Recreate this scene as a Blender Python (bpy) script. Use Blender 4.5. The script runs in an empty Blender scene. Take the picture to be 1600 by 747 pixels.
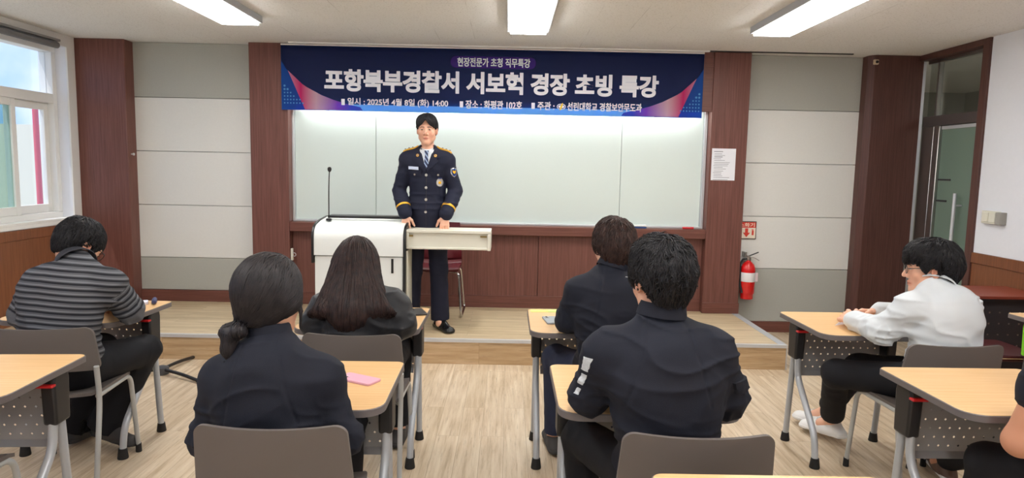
import bpy, bmesh, math, random
import numpy as np
from mathutils import Vector, Matrix, noise as mnoise

SC = bpy.context.scene
COL = SC.collection
R = math.radians

# ------------------------------------------------------------------ camera
cam_d = bpy.data.cameras.new('camera')
cam_d.sensor_width = 36.0
cam_d.lens = 36.0 * 1043.3 / 1600.0
cam_d.clip_start = 0.05
cam = bpy.data.objects.new('camera', cam_d)
COL.objects.link(cam)
_p, _r, _y = 0.1069, 0.02, 0.0071
fwd = Vector((math.sin(_y) * math.cos(_p), math.cos(_y) * math.cos(_p), -math.sin(_p)))
rgt = Vector((math.cos(_y), -math.sin(_y), 0))
upv = rgt.cross(fwd)
rx = rgt * math.cos(_r) + upv * math.sin(_r)
ux = -rgt * math.sin(_r) + upv * math.cos(_r)
cam.matrix_world = Matrix(((rx.x, ux.x, -fwd.x, 0), (rx.y, ux.y, -fwd.y, 0), (rx.z, ux.z, -fwd.z, 1.5), (0, 0, 0, 1)))
SC.camera = cam

# ------------------------------------------------------------------ exposure, sky, sun
SC.view_settings.view_transform = 'Standard'
SC.view_settings.look = 'None'
SC.view_settings.gamma = 1.0
SC.view_settings.use_curve_mapping = False
SC.view_settings.exposure = 0.28
SC.cycles.max_bounces = 12
SC.cycles.diffuse_bounces = 7
LAMP_W = 22.0          # ceiling luminaire emission
BOARD_W = 34.0         # tube above the whiteboard
SKY_W = 1.25
SUN_W = 3.0
wd = bpy.data.worlds.new('sky')
SC.world = wd
wd.use_nodes = True
nt = wd.node_tree
nt.nodes.clear()
o_ = nt.nodes.new('ShaderNodeOutputWorld')
b_ = nt.nodes.new('ShaderNodeBackground')
tc = nt.nodes.new('ShaderNodeTexCoord')
nz = nt.nodes.new('ShaderNodeTexNoise')
nz.inputs['Scale'].default_value = 3.2
nz.inputs['Detail'].default_value = 6
cr = nt.nodes.new('ShaderNodeValToRGB')
cr.color_ramp.elements[0].position = 0.42
cr.color_ramp.elements[0].color = (0.22, 0.47, 0.95, 1)
cr.color_ramp.elements[1].position = 0.62
cr.color_ramp.elements[1].color = (0.95, 0.97, 1.0, 1)
nt.links.new(tc.outputs['Generated'], nz.inputs['Vector'])
nt.links.new(nz.outputs['Fac'], cr.inputs['Fac'])
nt.links.new(cr.outputs['Color'], b_.inputs['Color'])
b_.inputs['Strength'].default_value = SKY_W
nt.links.new(b_.outputs['Background'], o_.inputs['Surface'])
sun_d = bpy.data.lights.new('sun', 'SUN')
sun_d.energy = SUN_W
sun_d.angle = R(0.6)
sun = bpy.data.objects.new('sun', sun_d)
COL.objects.link(sun)
sun.rotation_euler = Vector((0.33, 0.25, -0.9)).to_track_quat('-Z', 'Y').to_euler()

# ------------------------------------------------------------------ materials
def S(c):
    """sRGB 0-255 -> linear"""
    out = []
    for v in c[:3]:
        v /= 255.0
        out.append(v / 12.92 if v <= 0.04045 else ((v + 0.055) / 1.055) ** 2.4)
    return (out[0], out[1], out[2], 1.0)

def mat(name, col, rough=0.5, metal=0.0, spec=0.5, var=0.0, vscale=8.0, vstretch=(1, 1, 1), bump=0.0, bscale=200.0,
        bstretch=(1, 1, 1), coat=0.0, emit=None, ewatt=0.0, sheen=0.0, detail=4.0):
    m = bpy.data.materials.new(name)
    m.use_nodes = True
    n = m.node_tree
    P = n.nodes['Principled BSDF']
    c = S(col)
    P.inputs['Base Color'].default_value = c
    P.inputs['Roughness'].default_value = rough
    P.inputs['Metallic'].default_value = metal
    P.inputs['Specular IOR Level'].default_value = spec
    P.inputs['Coat Weight'].default_value = coat
    P.inputs['Sheen Weight'].default_value = sheen
    if emit:
        P.inputs['Emission Color'].default_value = S(emit)
        P.inputs['Emission Strength'].default_value = ewatt
    t = n.nodes.new('ShaderNodeTexCoord')
    if var > 0:
        mp = n.nodes.new('ShaderNodeMapping')
        mp.inputs['Scale'].default_value = vstretch
        nz = n.nodes.new('ShaderNodeTexNoise')
        nz.inputs['Scale'].default_value = vscale
        nz.inputs['Detail'].default_value = detail
        mx = n.nodes.new('ShaderNodeMix')
        mx.data_type = 'RGBA'
        mx.inputs['A'].default_value = tuple(max(0, v * (1 - var)) for v in c[:3]) + (1,)
        mx.inputs['B'].default_value = tuple(min(1, v * (1 + var)) for v in c[:3]) + (1,)
        n.links.new(t.outputs['Object'], mp.inputs['Vector'])
        n.links.new(mp.outputs['Vector'], nz.inputs['Vector'])
        n.links.new(nz.outputs['Fac'], mx.inputs['Factor'])
        n.links.new(mx.outputs['Result'], P.inputs['Base Color'])
    if bump > 0:
        mp2 = n.nodes.new('ShaderNodeMapping')
        mp2.inputs['Scale'].default_value = bstretch
        nb = n.nodes.new('ShaderNodeTexNoise')
        nb.inputs['Scale'].default_value = bscale
        nb.inputs['Detail'].default_value = 3
        bp = n.nodes.new('ShaderNodeBump')
        bp.inputs['Strength'].default_value = bump
        bp.inputs['Distance'].default_value = 0.01
        n.links.new(t.outputs['Object'], mp2.inputs['Vector'])
        n.links.new(mp2.outputs['Vector'], nb.inputs['Vector'])
        n.links.new(nb.outputs['Fac'], bp.inputs['Height'])
        n.links.new(bp.outputs['Normal'], P.inputs['Normal'])
    return m

def ramp(n, stops):
    r = n.nodes.new('ShaderNodeValToRGB')
    e = r.color_ramp.elements
    while len(e) < len(stops):
        e.new(0.5)
    for i, (p, c) in enumerate(stops):
        e[i].position = p
        e[i].color = c
    return r

def plank_mat(name, cols, along, width=0.11, length=1.1, rough=0.4, off=(0, 0, 0)):
    """laminate planks lying along axis 'x' or 'y' (object coords)"""
    m = bpy.data.materials.new(name)
    m.use_nodes = True
    n = m.node_tree
    P = n.nodes['Principled BSDF']
    t = n.nodes.new('ShaderNodeTexCoord')
    mp = n.nodes.new('ShaderNodeMapping')
    mp.inputs['Location'].default_value = off
    if along == 'y':
        mp.inputs['Rotation'].default_value = (0, 0, R(90))
    if along == 'xz':
        mp.inputs['Rotation'].default_value = (R(90), 0, 0)
    n.links.new(t.outputs['Object'], mp.inputs['Vector'])
    br = n.nodes.new('ShaderNodeTexBrick')
    br.inputs['Scale'].default_value = 1.0
    br.inputs['Brick Width'].default_value = length
    br.inputs['Row Height'].default_value = width
    br.inputs['Mortar Size'].default_value = 0.0012
    br.inputs['Mortar Smooth'].default_value = 0.3
    br.inputs['Bias'].default_value = 0.0
    br.offset = 0.37
    br.inputs['Color1'].default_value = (0, 0, 0, 1)
    br.inputs['Color2'].default_value = (1, 1, 1, 1)
    br.inputs['Mortar'].default_value = (0.5, 0.5, 0.5, 1)
    n.links.new(mp.outputs['Vector'], br.inputs['Vector'])
    # per-plank offset of the grain
    ad = n.nodes.new('ShaderNodeVectorMath'); ad.operation = 'MULTIPLY_ADD'
    ad.inputs[1].default_value = (3.1, 7.7, 0)
    n.links.new(br.outputs['Color'], ad.inputs[0])
    n.links.new(mp.outputs['Vector'], ad.inputs[2])
    st = n.nodes.new('ShaderNodeMapping')
    st.inputs['Scale'].default_value = (0.9, 13.0, 1.0)
    n.links.new(ad.outputs['Vector'], st.inputs['Vector'])
    g = n.nodes.new('ShaderNodeTexNoise')
    g.inputs['Scale'].default_value = 2.2
    g.inputs['Detail'].default_value = 7
    g.inputs['Roughness'].default_value = 0.62
    n.links.new(st.outputs['Vector'], g.inputs['Vector'])
    rp = ramp(n, [(0.28, S(cols[0])), (0.45, S(cols[1])), (0.62, S(cols[2])), (0.8, S(cols[3]))])
    n.links.new(g.outputs['Fac'], rp.inputs['Fac'])
    tint = n.nodes.new('ShaderNodeMix'); tint.data_type = 'RGBA'; tint.blend_type = 'MULTIPLY'
    tint.inputs['Factor'].default_value = 1.0
    rp2 = ramp(n, [(0.0, (0.90, 0.88, 0.84, 1)), (1.0, (1.0, 1.0, 1.0, 1))])
    n.links.new(br.outputs['Color'], rp2.inputs['Fac'])
    n.links.new(rp.outputs['Color'], tint.inputs['A'])
    n.links.new(rp2.outputs['Color'], tint.inputs['B'])
    st2 = n.nodes.new('ShaderNodeMapping'); st2.inputs['Scale'].default_value = (2.6, 46.0, 1.0)
    n.links.new(ad.outputs['Vector'], st2.inputs['Vector'])
    g2 = n.nodes.new('ShaderNodeTexNoise'); g2.inputs['Scale'].default_value = 1.7; g2.inputs['Detail'].default_value = 5; g2.inputs['Roughness'].default_value = 0.7
    n.links.new(st2.outputs['Vector'], g2.inputs['Vector'])
    r3 = ramp(n, [(0.56, (0, 0, 0, 1)), (0.70, (0.62, 0.62, 0.62, 1))])
    n.links.new(g2.outputs['Fac'], r3.inputs['Fac'])
    dk = n.nodes.new('ShaderNodeMix'); dk.data_type = 'RGBA'
    dk.inputs['B'].default_value = S(tuple(c * 0.80 for c in cols[0]))
    n.links.new(r3.outputs['Color'], dk.inputs['Factor'])
    n.links.new(tint.outputs['Result'], dk.inputs['A'])
    tint = dk
    seam = n.nodes.new('ShaderNodeMix'); seam.data_type = 'RGBA'
    seam.inputs['B'].default_value = S((120, 98, 72))
    sm = n.nodes.new('ShaderNodeMath'); sm.operation = 'MULTIPLY'; sm.inputs[1].default_value = 0.55
    n.links.new(br.outputs['Fac'], sm.inputs[0])
    n.links.new(sm.outputs[0], seam.inputs['Factor'])
    n.links.new(tint.outputs['Result'], seam.inputs['A'])
    n.links.new(seam.outputs['Result'], P.inputs['Base Color'])
    P.inputs['Roughness'].default_value = rough
    P.inputs['Specular IOR Level'].default_value = 0.35
    return m

def veneer_mat(name, dark, light, rough=0.42, axis='z', spec=0.4):
    """wood laminate with fine grain along an axis"""
    m = bpy.data.materials.new(name)
    m.use_nodes = True
    n = m.node_tree
    P = n.nodes['Principled BSDF']
    t = n.nodes.new('ShaderNodeTexCoord')
    mp = n.nodes.new('ShaderNodeMapping')
    sc = {'z': (60, 60, 1.6), 'x': (1.6, 60, 60), 'y': (60, 1.6, 60)}[axis]
    mp.inputs['Scale'].default_value = sc
    g = n.nodes.new('ShaderNodeTexNoise')
    g.inputs['Scale'].default_value = 1.6
    g.inputs['Detail'].default_value = 6
    g.inputs['Roughness'].default_value = 0.65
    n.links.new(t.outputs['Object'], mp.inputs['Vector'])
    n.links.new(mp.outputs['Vector'], g.inputs['Vector'])
    rp = ramp(n, [(0.3, S(dark)), (0.7, S(light))])
    n.links.new(g.outputs['Fac'], rp.inputs['Fac'])
    n.links.new(rp.outputs['Color'], P.inputs['Base Color'])
    P.inputs['Roughness'].default_value = rough
    P.inputs['Specular IOR Level'].default_value = spec
    return m

def glass_mat(name, tint=(1, 1, 1), refl=0.08, rough=0.02, alpha=1.0):
    """thin pane: transparent, with a fresnel gloss"""
    m = bpy.data.materials.new(name)
    m.use_nodes = True
    n = m.node_tree
    n.nodes.clear()
    o = n.nodes.new('ShaderNodeOutputMaterial')
    tr = n.nodes.new('ShaderNodeBsdfTransparent')
    tr.inputs['Color'].default_value = (*tint, 1)
    gl = n.nodes.new('ShaderNodeBsdfGlossy')
    gl.inputs['Roughness'].default_value = rough
    lw = n.nodes.new('ShaderNodeLayerWeight')
    lw.inputs['Blend'].default_value = 0.5
    pw = n.nodes.new('ShaderNodeMath'); pw.operation = 'POWER'; pw.inputs[1].default_value = 4.0
    fr = n.nodes.new('ShaderNodeMath'); fr.operation = 'MULTIPLY_ADD'
    fr.inputs[1].default_value = 0.7; fr.inputs[2].default_value = refl * 0.5
    n.links.new(lw.outputs['Facing'], pw.inputs[0])
    n.links.new(pw.outputs[0], fr.inputs[0])
    mx = n.nodes.new('ShaderNodeMixShader')
    n.links.new(fr.outputs[0], mx.inputs[0])
    n.links.new(tr.outputs[0], mx.inputs[1])
    n.links.new(gl.outputs[0], mx.inputs[2])
    n.links.new(mx.outputs[0], o.inputs['Surface'])
    return m

M = {}
M['wood'] = veneer_mat('reddish_wood_laminate', (94, 57, 50), (124, 81, 72))
M['wood_h'] = veneer_mat('reddish_wood_laminate_horizontal', (92, 54, 46), (122, 78, 68), axis='x')
M['wood_wains'] = veneer_mat('brown_wainscot_laminate', (104, 62, 38), (134, 84, 56))
M['wood_dark'] = veneer_mat('dark_brown_laminate', (72, 45, 40), (96, 63, 56), axis='z')
M['white_panel'] = mat('white_fabric_wall_panel', (220, 220, 216), 0.85, var=0.03, vscale=60, bump=0.08, bscale=400)
M['grey_panel'] = mat('grey_fabric_wall_panel', (172, 173, 166), 0.9, var=0.05, vscale=90, bump=0.1, bscale=400)
M['wall_white'] = mat('white_wallpaper', (224, 227, 234), 0.85, var=0.02, vscale=30, bump=0.1, bscale=250)
M['ceiling'] = None
M['floor'] = plank_mat('pale_oak_floor_planks', [(164, 142, 114), (198, 178, 152), (214, 198, 175), (224, 211, 192)], 'y', 0.125, 1.2, 0.38)
M['stage_top'] = plank_mat('pale_oak_stage_planks', [(168, 146, 114), (194, 174, 142), (210, 192, 162), (222, 207, 180)], 'x', 0.125, 1.2, 0.38, (0.3, 0.04, 0))
M['riser'] = plank_mat('tan_stage_riser_planks', [(164, 134, 100), (190, 162, 126), (206, 180, 146), (216, 192, 160)], 'xz', 0.17, 1.2, 0.45, (0.2, 0.0, 0))
M['alu'] = mat('brushed_aluminium', (204, 207, 211), 0.35, 0.35)
M['alu_matt'] = mat('grey_aluminium_strip', (176, 179, 184), 0.5, 0.1)
M['steel'] = mat('stainless_steel', (176, 174, 170), 0.28, 0.95, var=0.05, vscale=3, vstretch=(30, 30, 1))
M['pvc'] = mat('white_pvc_window_frame', (228, 228, 226), 0.4)
M['glass'] = glass_mat('clear_window_glass')
M['glass_dark'] = glass_mat('transom_glass', (0.86, 0.88, 0.86))
M['rubber'] = mat('black_rubber', (26, 26, 28), 0.7)
M['black_plastic'] = mat('black_plastic', (30, 30, 33), 0.45, bump=0.03, bscale=600)
M['red_plastic'] = mat('red_plastic', (196, 32, 40), 0.4)
M['grey_paint'] = mat('silver_grey_painted_steel', (176, 181, 188), 0.35, 0.2)
M['beech'] = veneer_mat('beech_laminate', (214, 170, 116), (230, 192, 142), axis='x', rough=0.38)
M['edge'] = mat('grey_edge_band', (104, 98, 98), 0.5)
M['chair_plastic'] = mat('taupe_grey_plastic', (98, 91, 88), 0.55, bump=0.12, bscale=900)
M['chair_tube'] = mat('light_grey_painted_tube', (176, 178, 178), 0.4, 0.2)
M['white_lac'] = mat('white_lacquered_steel', (226, 230, 228), 0.35)
M['cream'] = mat('cream_painted_metal', (216, 214, 200), 0.4)
M['black'] = mat('satin_black', (22, 22, 24), 0.4)
M['chrome'] = mat('chrome', (200, 200, 204), 0.12, 1.0)
M['maroon'] = mat('maroon_vinyl', (86, 20, 28), 0.35)
M['maroon_dark'] = mat('dark_maroon_vinyl', (72, 26, 28), 0.45)
M['paper'] = mat('white_paper', (228, 230, 236), 0.8)
M['ink'] = mat('grey_printed_text', (120, 122, 130), 0.8)
M['dark_panel'] = mat('dark_charcoal_panel', (52, 50, 54), 0.55)

def perforated_mat():
    m = bpy.data.materials.new('perforated_grey_steel')
    m.use_nodes = True
    n = m.node_tree
    P = n.nodes['Principled BSDF']
    P.inputs['Base Color'].default_value = S((150, 152, 156))
    P.inputs['Roughness'].default_value = 0.5
    P.inputs['Metallic'].default_value = 0.2
    out = n.nodes['Material Output']
    t = n.nodes.new('ShaderNodeTexCoord')
    sp = n.nodes.new('ShaderNodeSeparateXYZ')
    n.links.new(t.outputs['Object'], sp.inputs[0])
    def math_(op, a, b=None):
        q = n.nodes.new('ShaderNodeMath'); q.operation = op
        for i, v in enumerate((a, b)):
            if v is None: continue
            if isinstance(v, (int, float)): q.inputs[i].default_value = v
            else: n.links.new(v, q.inputs[i])
        return q.outputs[0]
    px, pz = 0.040, 0.036
    def cell(v, p):
        return math_('ABSOLUTE', math_('SUBTRACT', math_('FRACT', math_('DIVIDE', v, p)), 0.5))
    row = math_('MULTIPLY', math_('FRACT', math_('MULTIPLY', math_('FLOOR', math_('DIVIDE', math_('ADD', sp.outputs['Z'], 0.012), pz)), 0.5)), px)
    cx = math_('MULTIPLY', cell(math_('ADD', sp.outputs['X'], row), px), px)
    cz = math_('MULTIPLY', cell(math_('ADD', sp.outputs['Z'], 0.012), pz), pz)
    d = math_('ADD', cx, cz)
    hole = math_('LESS_THAN', d, 0.0055)
    inx = math_('LESS_THAN', math_('ABSOLUTE', sp.outputs['X']), 0.25)
    inz = math_('MULTIPLY', math_('GREATER_THAN', sp.outputs['Z'], 0.42), math_('LESS_THAN', sp.outputs['Z'], 0.66))
    a = math_('MULTIPLY', math_('MULTIPLY', hole, inx), inz)
    tr = n.nodes.new('ShaderNodeBsdfTransparent')
    mx = n.nodes.new('ShaderNodeMixShader')
    n.links.new(a, mx.inputs[0])
    n.links.new(P.outputs[0], mx.inputs[1])
    n.links.new(tr.outputs[0], mx.inputs[2])
    n.links.new(mx.outputs[0], out.inputs['Surface'])
    return m
M['perf'] = perforated_mat()

def ceiling_mat():
    m = bpy.data.materials.new('acoustic_ceiling_board')
    m.use_nodes = True
    n = m.node_tree
    P = n.nodes['Principled BSDF']
    P.inputs['Roughness'].default_value = 0.9
    t = n.nodes.new('ShaderNodeTexCoord')
    nz = n.nodes.new('ShaderNodeTexNoise'); nz.inputs['Scale'].default_value = 95; nz.inputs['Detail'].default_value = 3
    rp = ramp(n, [(0.24, S((180, 178, 172))), (0.4, S((228, 228, 226))), (1.0, S((236, 236, 235)))])
    n.links.new(t.outputs['Object'], nz.inputs['Vector'])
    n.links.new(nz.outputs['Fac'], rp.inputs['Fac'])
    br = n.nodes.new('ShaderNodeTexBrick')
    br.offset = 0.5
    br.inputs['Scale'].default_value = 1.0
    br.inputs['Brick Width'].default_value = 0.6
    br.inputs['Row Height'].default_value = 0.3
    br.inputs['Mortar Size'].default_value = 0.0016
    mp = n.nodes.new('ShaderNodeMapping'); mp.inputs['Rotation'].default_value = (0, 0, R(90))
    n.links.new(t.outputs['Object'], mp.inputs['Vector'])
    n.links.new(mp.outputs['Vector'], br.inputs['Vector'])
    n2 = n.nodes.new('ShaderNodeTexNoise'); n2.inputs['Scale'].default_value = 2.6
    n.links.new(t.outputs['Object'], n2.inputs['Vector'])
    r2 = ramp(n, [(0.5, (0, 0, 0, 1)), (0.68, (0.55, 0.55, 0.55, 1))])
    n.links.new(n2.outputs['Fac'], r2.inputs['Fac'])
    mu = n.nodes.new('ShaderNodeMath'); mu.operation = 'MULTIPLY'
    n.links.new(br.outputs['Fac'], mu.inputs[0]); n.links.new(r2.outputs['Color'], mu.inputs[1])
    mx = n.nodes.new('ShaderNodeMix'); mx.data_type = 'RGBA'
    mx.inputs['B'].default_value = S((120, 116, 108))
    n.links.new(mu.outputs[0], mx.inputs['Factor'])
    n.links.new(rp.outputs['Color'], mx.inputs['A'])
    n.links.new(mx.outputs['Result'], P.inputs['Base Color'])
    return m
M['ceiling'] = ceiling_mat()

def lamp_mat(name, watt, col=(1.0, 0.985, 0.96)):
    m = bpy.data.materials.new(name)
    m.use_nodes = True
    P = m.node_tree.nodes['Principled BSDF']
    P.inputs['Base Color'].default_value = (0.9, 0.9, 0.9, 1)
    P.inputs['Emission Color'].default_value = (*col, 1)
    P.inputs['Emission Strength'].default_value = watt
    return m
M['lamp'] = lamp_mat('lit_led_diffuser', LAMP_W)
M['tube'] = lamp_mat('lit_board_tube', BOARD_W, (0.95, 1.0, 0.98))

# ------------------------------------------------------------------ mesh helpers
def link(name, bm, m, parent=None, smooth=True, angle=35, bevel=0.0, bseg=2, loc=None):
    me = bpy.data.meshes.new(name)
    bmesh.ops.recalc_face_normals(bm, faces=bm.faces)
    bm.to_mesh(me)
    bm.free()
    ob = bpy.data.objects.new(name, me)
    COL.objects.link(ob)
    for mm in (m if isinstance(m, (list, tuple)) else [m]):
        me.materials.append(mm)
    if smooth and len(me.polygons):
        me.shade_smooth()
        me.set_sharp_from_angle(angle=R(angle))
    if parent is not None:
        ob.parent = parent
    if loc:
        ob.location = loc
    if bevel > 0:
        b = ob.modifiers.new('bevel', 'BEVEL')
        b.width = bevel
        b.segments = bseg
        b.limit_method = 'ANGLE'
        b.angle_limit = R(40)
        b.harden_normals = False
    return ob

def box(bm, lo, hi, mi=0):
    x0, y0, z0 = lo
    x1, y1, z1 = hi
    v = [bm.verts.new(c) for c in ((x0, y0, z0), (x1, y0, z0), (x1, y1, z0), (x0, y1, z0), (x0, y0, z1), (x1, y0, z1), (x1, y1, z1), (x0, y1, z1))]
    for f in ((0, 3, 2, 1), (4, 5, 6, 7), (0, 1, 5, 4), (1, 2, 6, 5), (2, 3, 7, 6), (3, 0, 4, 7)):
        bm.faces.new([v[i] for i in f]).material_index = mi
    return v

def boxes(*bs):
    bm = bmesh.new()
    for lo, hi in bs:
        box(bm, lo, hi)
    return bm

def prism(bm, poly, a, b, axis='z'):
    """extrude a 2-D polygon between a and b along an axis"""
    def pt(u, v, w):
        return {'z': (u, v, w), 'y': (u, w, v), 'x': (w, u, v)}[axis]
    lo = [bm.verts.new(pt(u, v, a)) for u, v in poly]
    hi = [bm.verts.new(pt(u, v, b)) for u, v in poly]
    n = len(poly)
    bm.faces.new(lo[::-1]); bm.faces.new(hi)
    for i in range(n):
        bm.faces.new((lo[i], lo[(i + 1) % n], hi[(i + 1) % n], hi[i]))

def round_rect(x0, y0, x1, y1, rs, n=6):
    """rs = radii for corners (x0y0, x1y0, x1y1, x0y1)"""
    out = []
    cs = [(x0, y0, 180), (x1, y0, 270), (x1, y1, 0), (x0, y1, 90)]
    for (cx, cy, a0), r in zip(cs, rs):
        sx = 1 if cx == x0 else -1
        sy = 1 if cy == y0 else -1
        for i in range(n + 1):
            a = R(a0 + 90 * i / n)
            out.append((cx + sx * r + r * math.cos(a), cy + sy * r + r * math.sin(a)))
    return out

def fillet(pts, r, n=5):
    """round the corners of a 3-D polyline"""
    pts = [Vector(p) for p in pts]
    rr = r if isinstance(r, (list, tuple)) else [r] * len(pts)
    out = [pts[0]]
    for i in range(1, len(pts) - 1):
        a, b, c = pts[i - 1], pts[i], pts[i + 1]
        d0 = (a - b); d1 = (c - b)
        k = min(rr[i], d0.length * 0.48, d1.length * 0.48)
        p0 = b + d0.normalized() * k
        p1 = b + d1.normalized() * k
        for j in range(n + 1):
            t = j / n
            out.append(p0 * (1 - t) ** 2 + b * 2 * t * (1 - t) + p1 * t * t)
    out.append(pts[-1])
    return out

def tube(bm, path, r, n=10, caps=True, flat=None):
    """sweep a circle along a path; r scalar or list"""
    path = [Vector(p) for p in path]
    rs = r if isinstance(r, (list, tuple)) else [r] * len(path)
    rings = []
    up = None
    for i, p in enumerate(path):
        t = (path[min(i + 1, len(path) - 1)] - path[max(i - 1, 0)])
        if t.length < 1e-9:
            t = Vector((0, 0, 1))
        t.normalize()
        if up is None:
            up = Vector((0, 0, 1)) if abs(t.z) < 0.9 else Vector((0, 1, 0))
        s = t.cross(up)
        if s.length < 1e-6:
            s = t.cross(Vector((1, 0, 0)))
        s.normalize()
        up = s.cross(t).normalized()
        ring = []
        for k in range(n):
            a = 2 * math.pi * k / n
            ring.append(bm.verts.new(p + s * (math.cos(a) * rs[i]) + up * (math.sin(a) * rs[i] * (flat or 1))))
        rings.append(ring)
    for a, b in zip(rings, rings[1:]):
        for k in range(n):
            bm.faces.new((a[k], a[(k + 1) % n], b[(k + 1) % n], b[k]))
    if caps:
        bm.faces.new(rings[0][::-1]); bm.faces.new(rings[-1])

def lathe(bm, prof, c=(0, 0, 0), n=24, axis='z'):
    rings = []
    for r, h in prof:
        ring = []
        for k in range(n):
            a = 2 * math.pi * k / n
            u, v = r * math.cos(a), r * math.sin(a)
            p = {'z': (u, v, h), 'y': (u, h, v), 'x': (h, u, v)}[axis]
            ring.append(bm.verts.new(Vector(c) + Vector(p)))
        rings.append(ring)
    for a, b in zip(rings, rings[1:]):
        for k in range(n):
            bm.faces.new((a[k], a[(k + 1) % n], b[(k + 1) % n], b[k]))
    bm.faces.new(rings[0][::-1]); bm.faces.new(rings[-1])

def tag(o, label, cat, group=None, kind=None):
    o['label'] = label
    o['category'] = cat
    if group: o['group'] = group
    if kind: o['kind'] = kind
    return o

def thing(name, label, cat, loc=(0, 0, 0), rz=0.0, group=None):
    o = bpy.data.objects.new(name, None)
    o.empty_display_size = 0.1
    COL.objects.link(o)
    o.location = loc
    o.rotation_euler = (0, 0, R(rz))
    return tag(o, label, cat, group)

def struct(name, bm, m, parent=None, **kw):
    o = link(name, bm, m, parent, **kw)
    if parent is None:
        o['kind'] = 'structure'
    return o

def dup(root, loc, rz, label, group=None):
    r = root.copy()
    COL.objects.link(r)
    r.location = loc
    r.rotation_euler = (0, 0, R(rz))
    r['label'] = label
    if group: r['group'] = group
    for ch in list(root.children):
        c = ch.copy(); COL.objects.link(c); c.parent = r
        for g in list(ch.children):
            d = g.copy(); COL.objects.link(d); d.parent = c
    return r

def text_mesh(name, s, m, parent, place, width, height, weight=0.0, extr=0.0008, spacing=1.0, bold=0.0):
    """built-in font lettering turned into a mesh, stretched to width x height; place(u, v, w) -> point"""
    cu = bpy.data.curves.new(name, 'FONT')
    cu.body = s
    cu.size = 1.0
    cu.offset = weight
    cu.extrude = 0.01
    cu.space_character = spacing
    tmp = bpy.data.objects.new(name, cu)
    COL.objects.link(tmp)
    dg = bpy.context.evaluated_depsgraph_get()
    dg.update()
    me = bpy.data.meshes.new_from_object(tmp.evaluated_get(dg))
    bpy.data.objects.remove(tmp)
    xs = [v.co.x for v in me.vertices]; ys = [v.co.y for v in me.vertices]
    x0, x1, y0, y1 = min(xs), max(xs), min(ys), max(ys)
    for v in me.vertices:
        u = (v.co.x - x0) / (x1 - x0) * width
        w = (v.co.y - y0) / (y1 - y0) * height
        v.co = place(u, w, (v.co.z / 0.01) * extr)
    if bold > 0:                       # thicken the strokes: the same outlines again, a hair apart
        bm = bmesh.new(); bm.from_mesh(me)
        src = bm.verts[:] + bm.edges[:] + bm.faces[:]
        for k in range(8):
            d = bmesh.ops.duplicate(bm, geom=src)
            a = k * math.pi / 4
            for v in d['geom']:
                if isinstance(v, bmesh.types.BMVert):
                    v.co += Vector((bold * math.cos(a), -0.00002 * (k + 1), bold * math.sin(a)))
        bm.to_mesh(me); bm.free()
    ob = bpy.data.objects.new(name, me)
    COL.objects.link(ob)
    me.materials.append(m)
    if parent: ob.parent = parent
    return ob
# ================================================================== THE SETTING
LX, RX, BY, FY, CZ, ST = -3.85, 3.65, 6.18, -3.4, 2.555, 0.193
SY, SXR = 4.96, 2.15
struct('floor', boxes(((-4.1, FY - 0.2, -0.1), (RX + 2.6, BY + 0.3, 0))), M['floor'], smooth=False)
struct('ceiling', boxes(((-4.1, FY - 0.2, CZ), (RX + 0.16, BY + 0.3, CZ + 0.12))), M['ceiling'], smooth=False)
struct('wall_back', boxes(((-4.1, BY + 0.05, 0), (RX + 0.16, BY + 0.25, CZ))), M['wall_white'], smooth=False)
struct('wall_front', boxes(((-4.1, FY - 0.2, 0), (RX + 0.16, FY, CZ))), M['wall_white'], smooth=False)

# back wall fabric panels: left bay and right bay
zs_l = [0.30, 0.605, 1.0925, 1.584, 2.068, CZ]
zs_r = [0.10, 0.605, 1.0925, 1.584, 2.068, CZ]
for side, x0, x1, zs in (('left', -3.42, -2.31, zs_l), ('right', 2.13, 3.21, zs_r)):
    root = thing('wall_panel_cladding', 'grey and white fabric wall panels stacked in the %s bay of the front wall' % side, 'wall panel')
    root['kind'] = 'structure'
    for i in range(5):
        grey = i in (0, 4)
        o = link('panel', boxes(((x0, BY, zs[i] + 0.002), (x1, BY + 0.05, zs[i + 1] - 0.002))),
                 M['grey_panel'] if grey else M['white_panel'], root, bevel=0.003)
        o['label'] = 'grey fabric panel' if grey else 'white fabric panel'
    struct('baseboard_back_' + side, boxes(((x0, BY - 0.012, ST if side == 'left' else 0.0), (x1, BY + 0.05, zs[0]))), M['wood_h'], bevel=0.003)

# corner pillars
struct('trim_1', boxes(((LX - 0.02, 6.04, 0), (-3.407, BY + 0.05, CZ))), M['wood'], bevel=0.006)
bm = bmesh.new()
prism(bm, [(3.195, BY + 0.05), (3.195, 6.09), (3.235, 6.04), (RX + 0.02, 6.04), (RX + 0.02, BY + 0.05)], 0, CZ)
struct('trim_2', bm, M['wood_dark'], bevel=0.004)

# pilasters beside the whiteboard, header, ledge, lower panelling
PF = 6.07
for i, (x0, x1) in enumerate(((-2.325, -1.985), (1.815, 2.146))):
    struct('trim_%d' % (3 + i), boxes(((x0, PF, ST), (x1, BY + 0.05, CZ))), M['wood'], bevel=0.004)
    struct('baseboard_pilaster_%s' % ('left', 'right')[i], boxes(((x0 - 0.006, PF - 0.012, ST), (x1 + 0.006, PF + 0.02, ST + 0.10))), M['wood_h'], bevel=0.004)
struct('trim_5', boxes(((-1.985, PF + 0.008, 2.03), (1.815, PF + 0.026, CZ))), M['wood_h'], bevel=0.003)          # header
struct('trim_6', boxes(((-1.985, PF, 0.880), (1.815, BY + 0.05, 0.966))), M['wood_h'], bevel=0.006)               # ledge
xs = [-1.985, -1.19, -0.45, 0.29, 1.03, 1.815]
low = thing('wall_panelling', 'reddish brown wood panelling below the whiteboard', 'wall panel')
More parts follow.
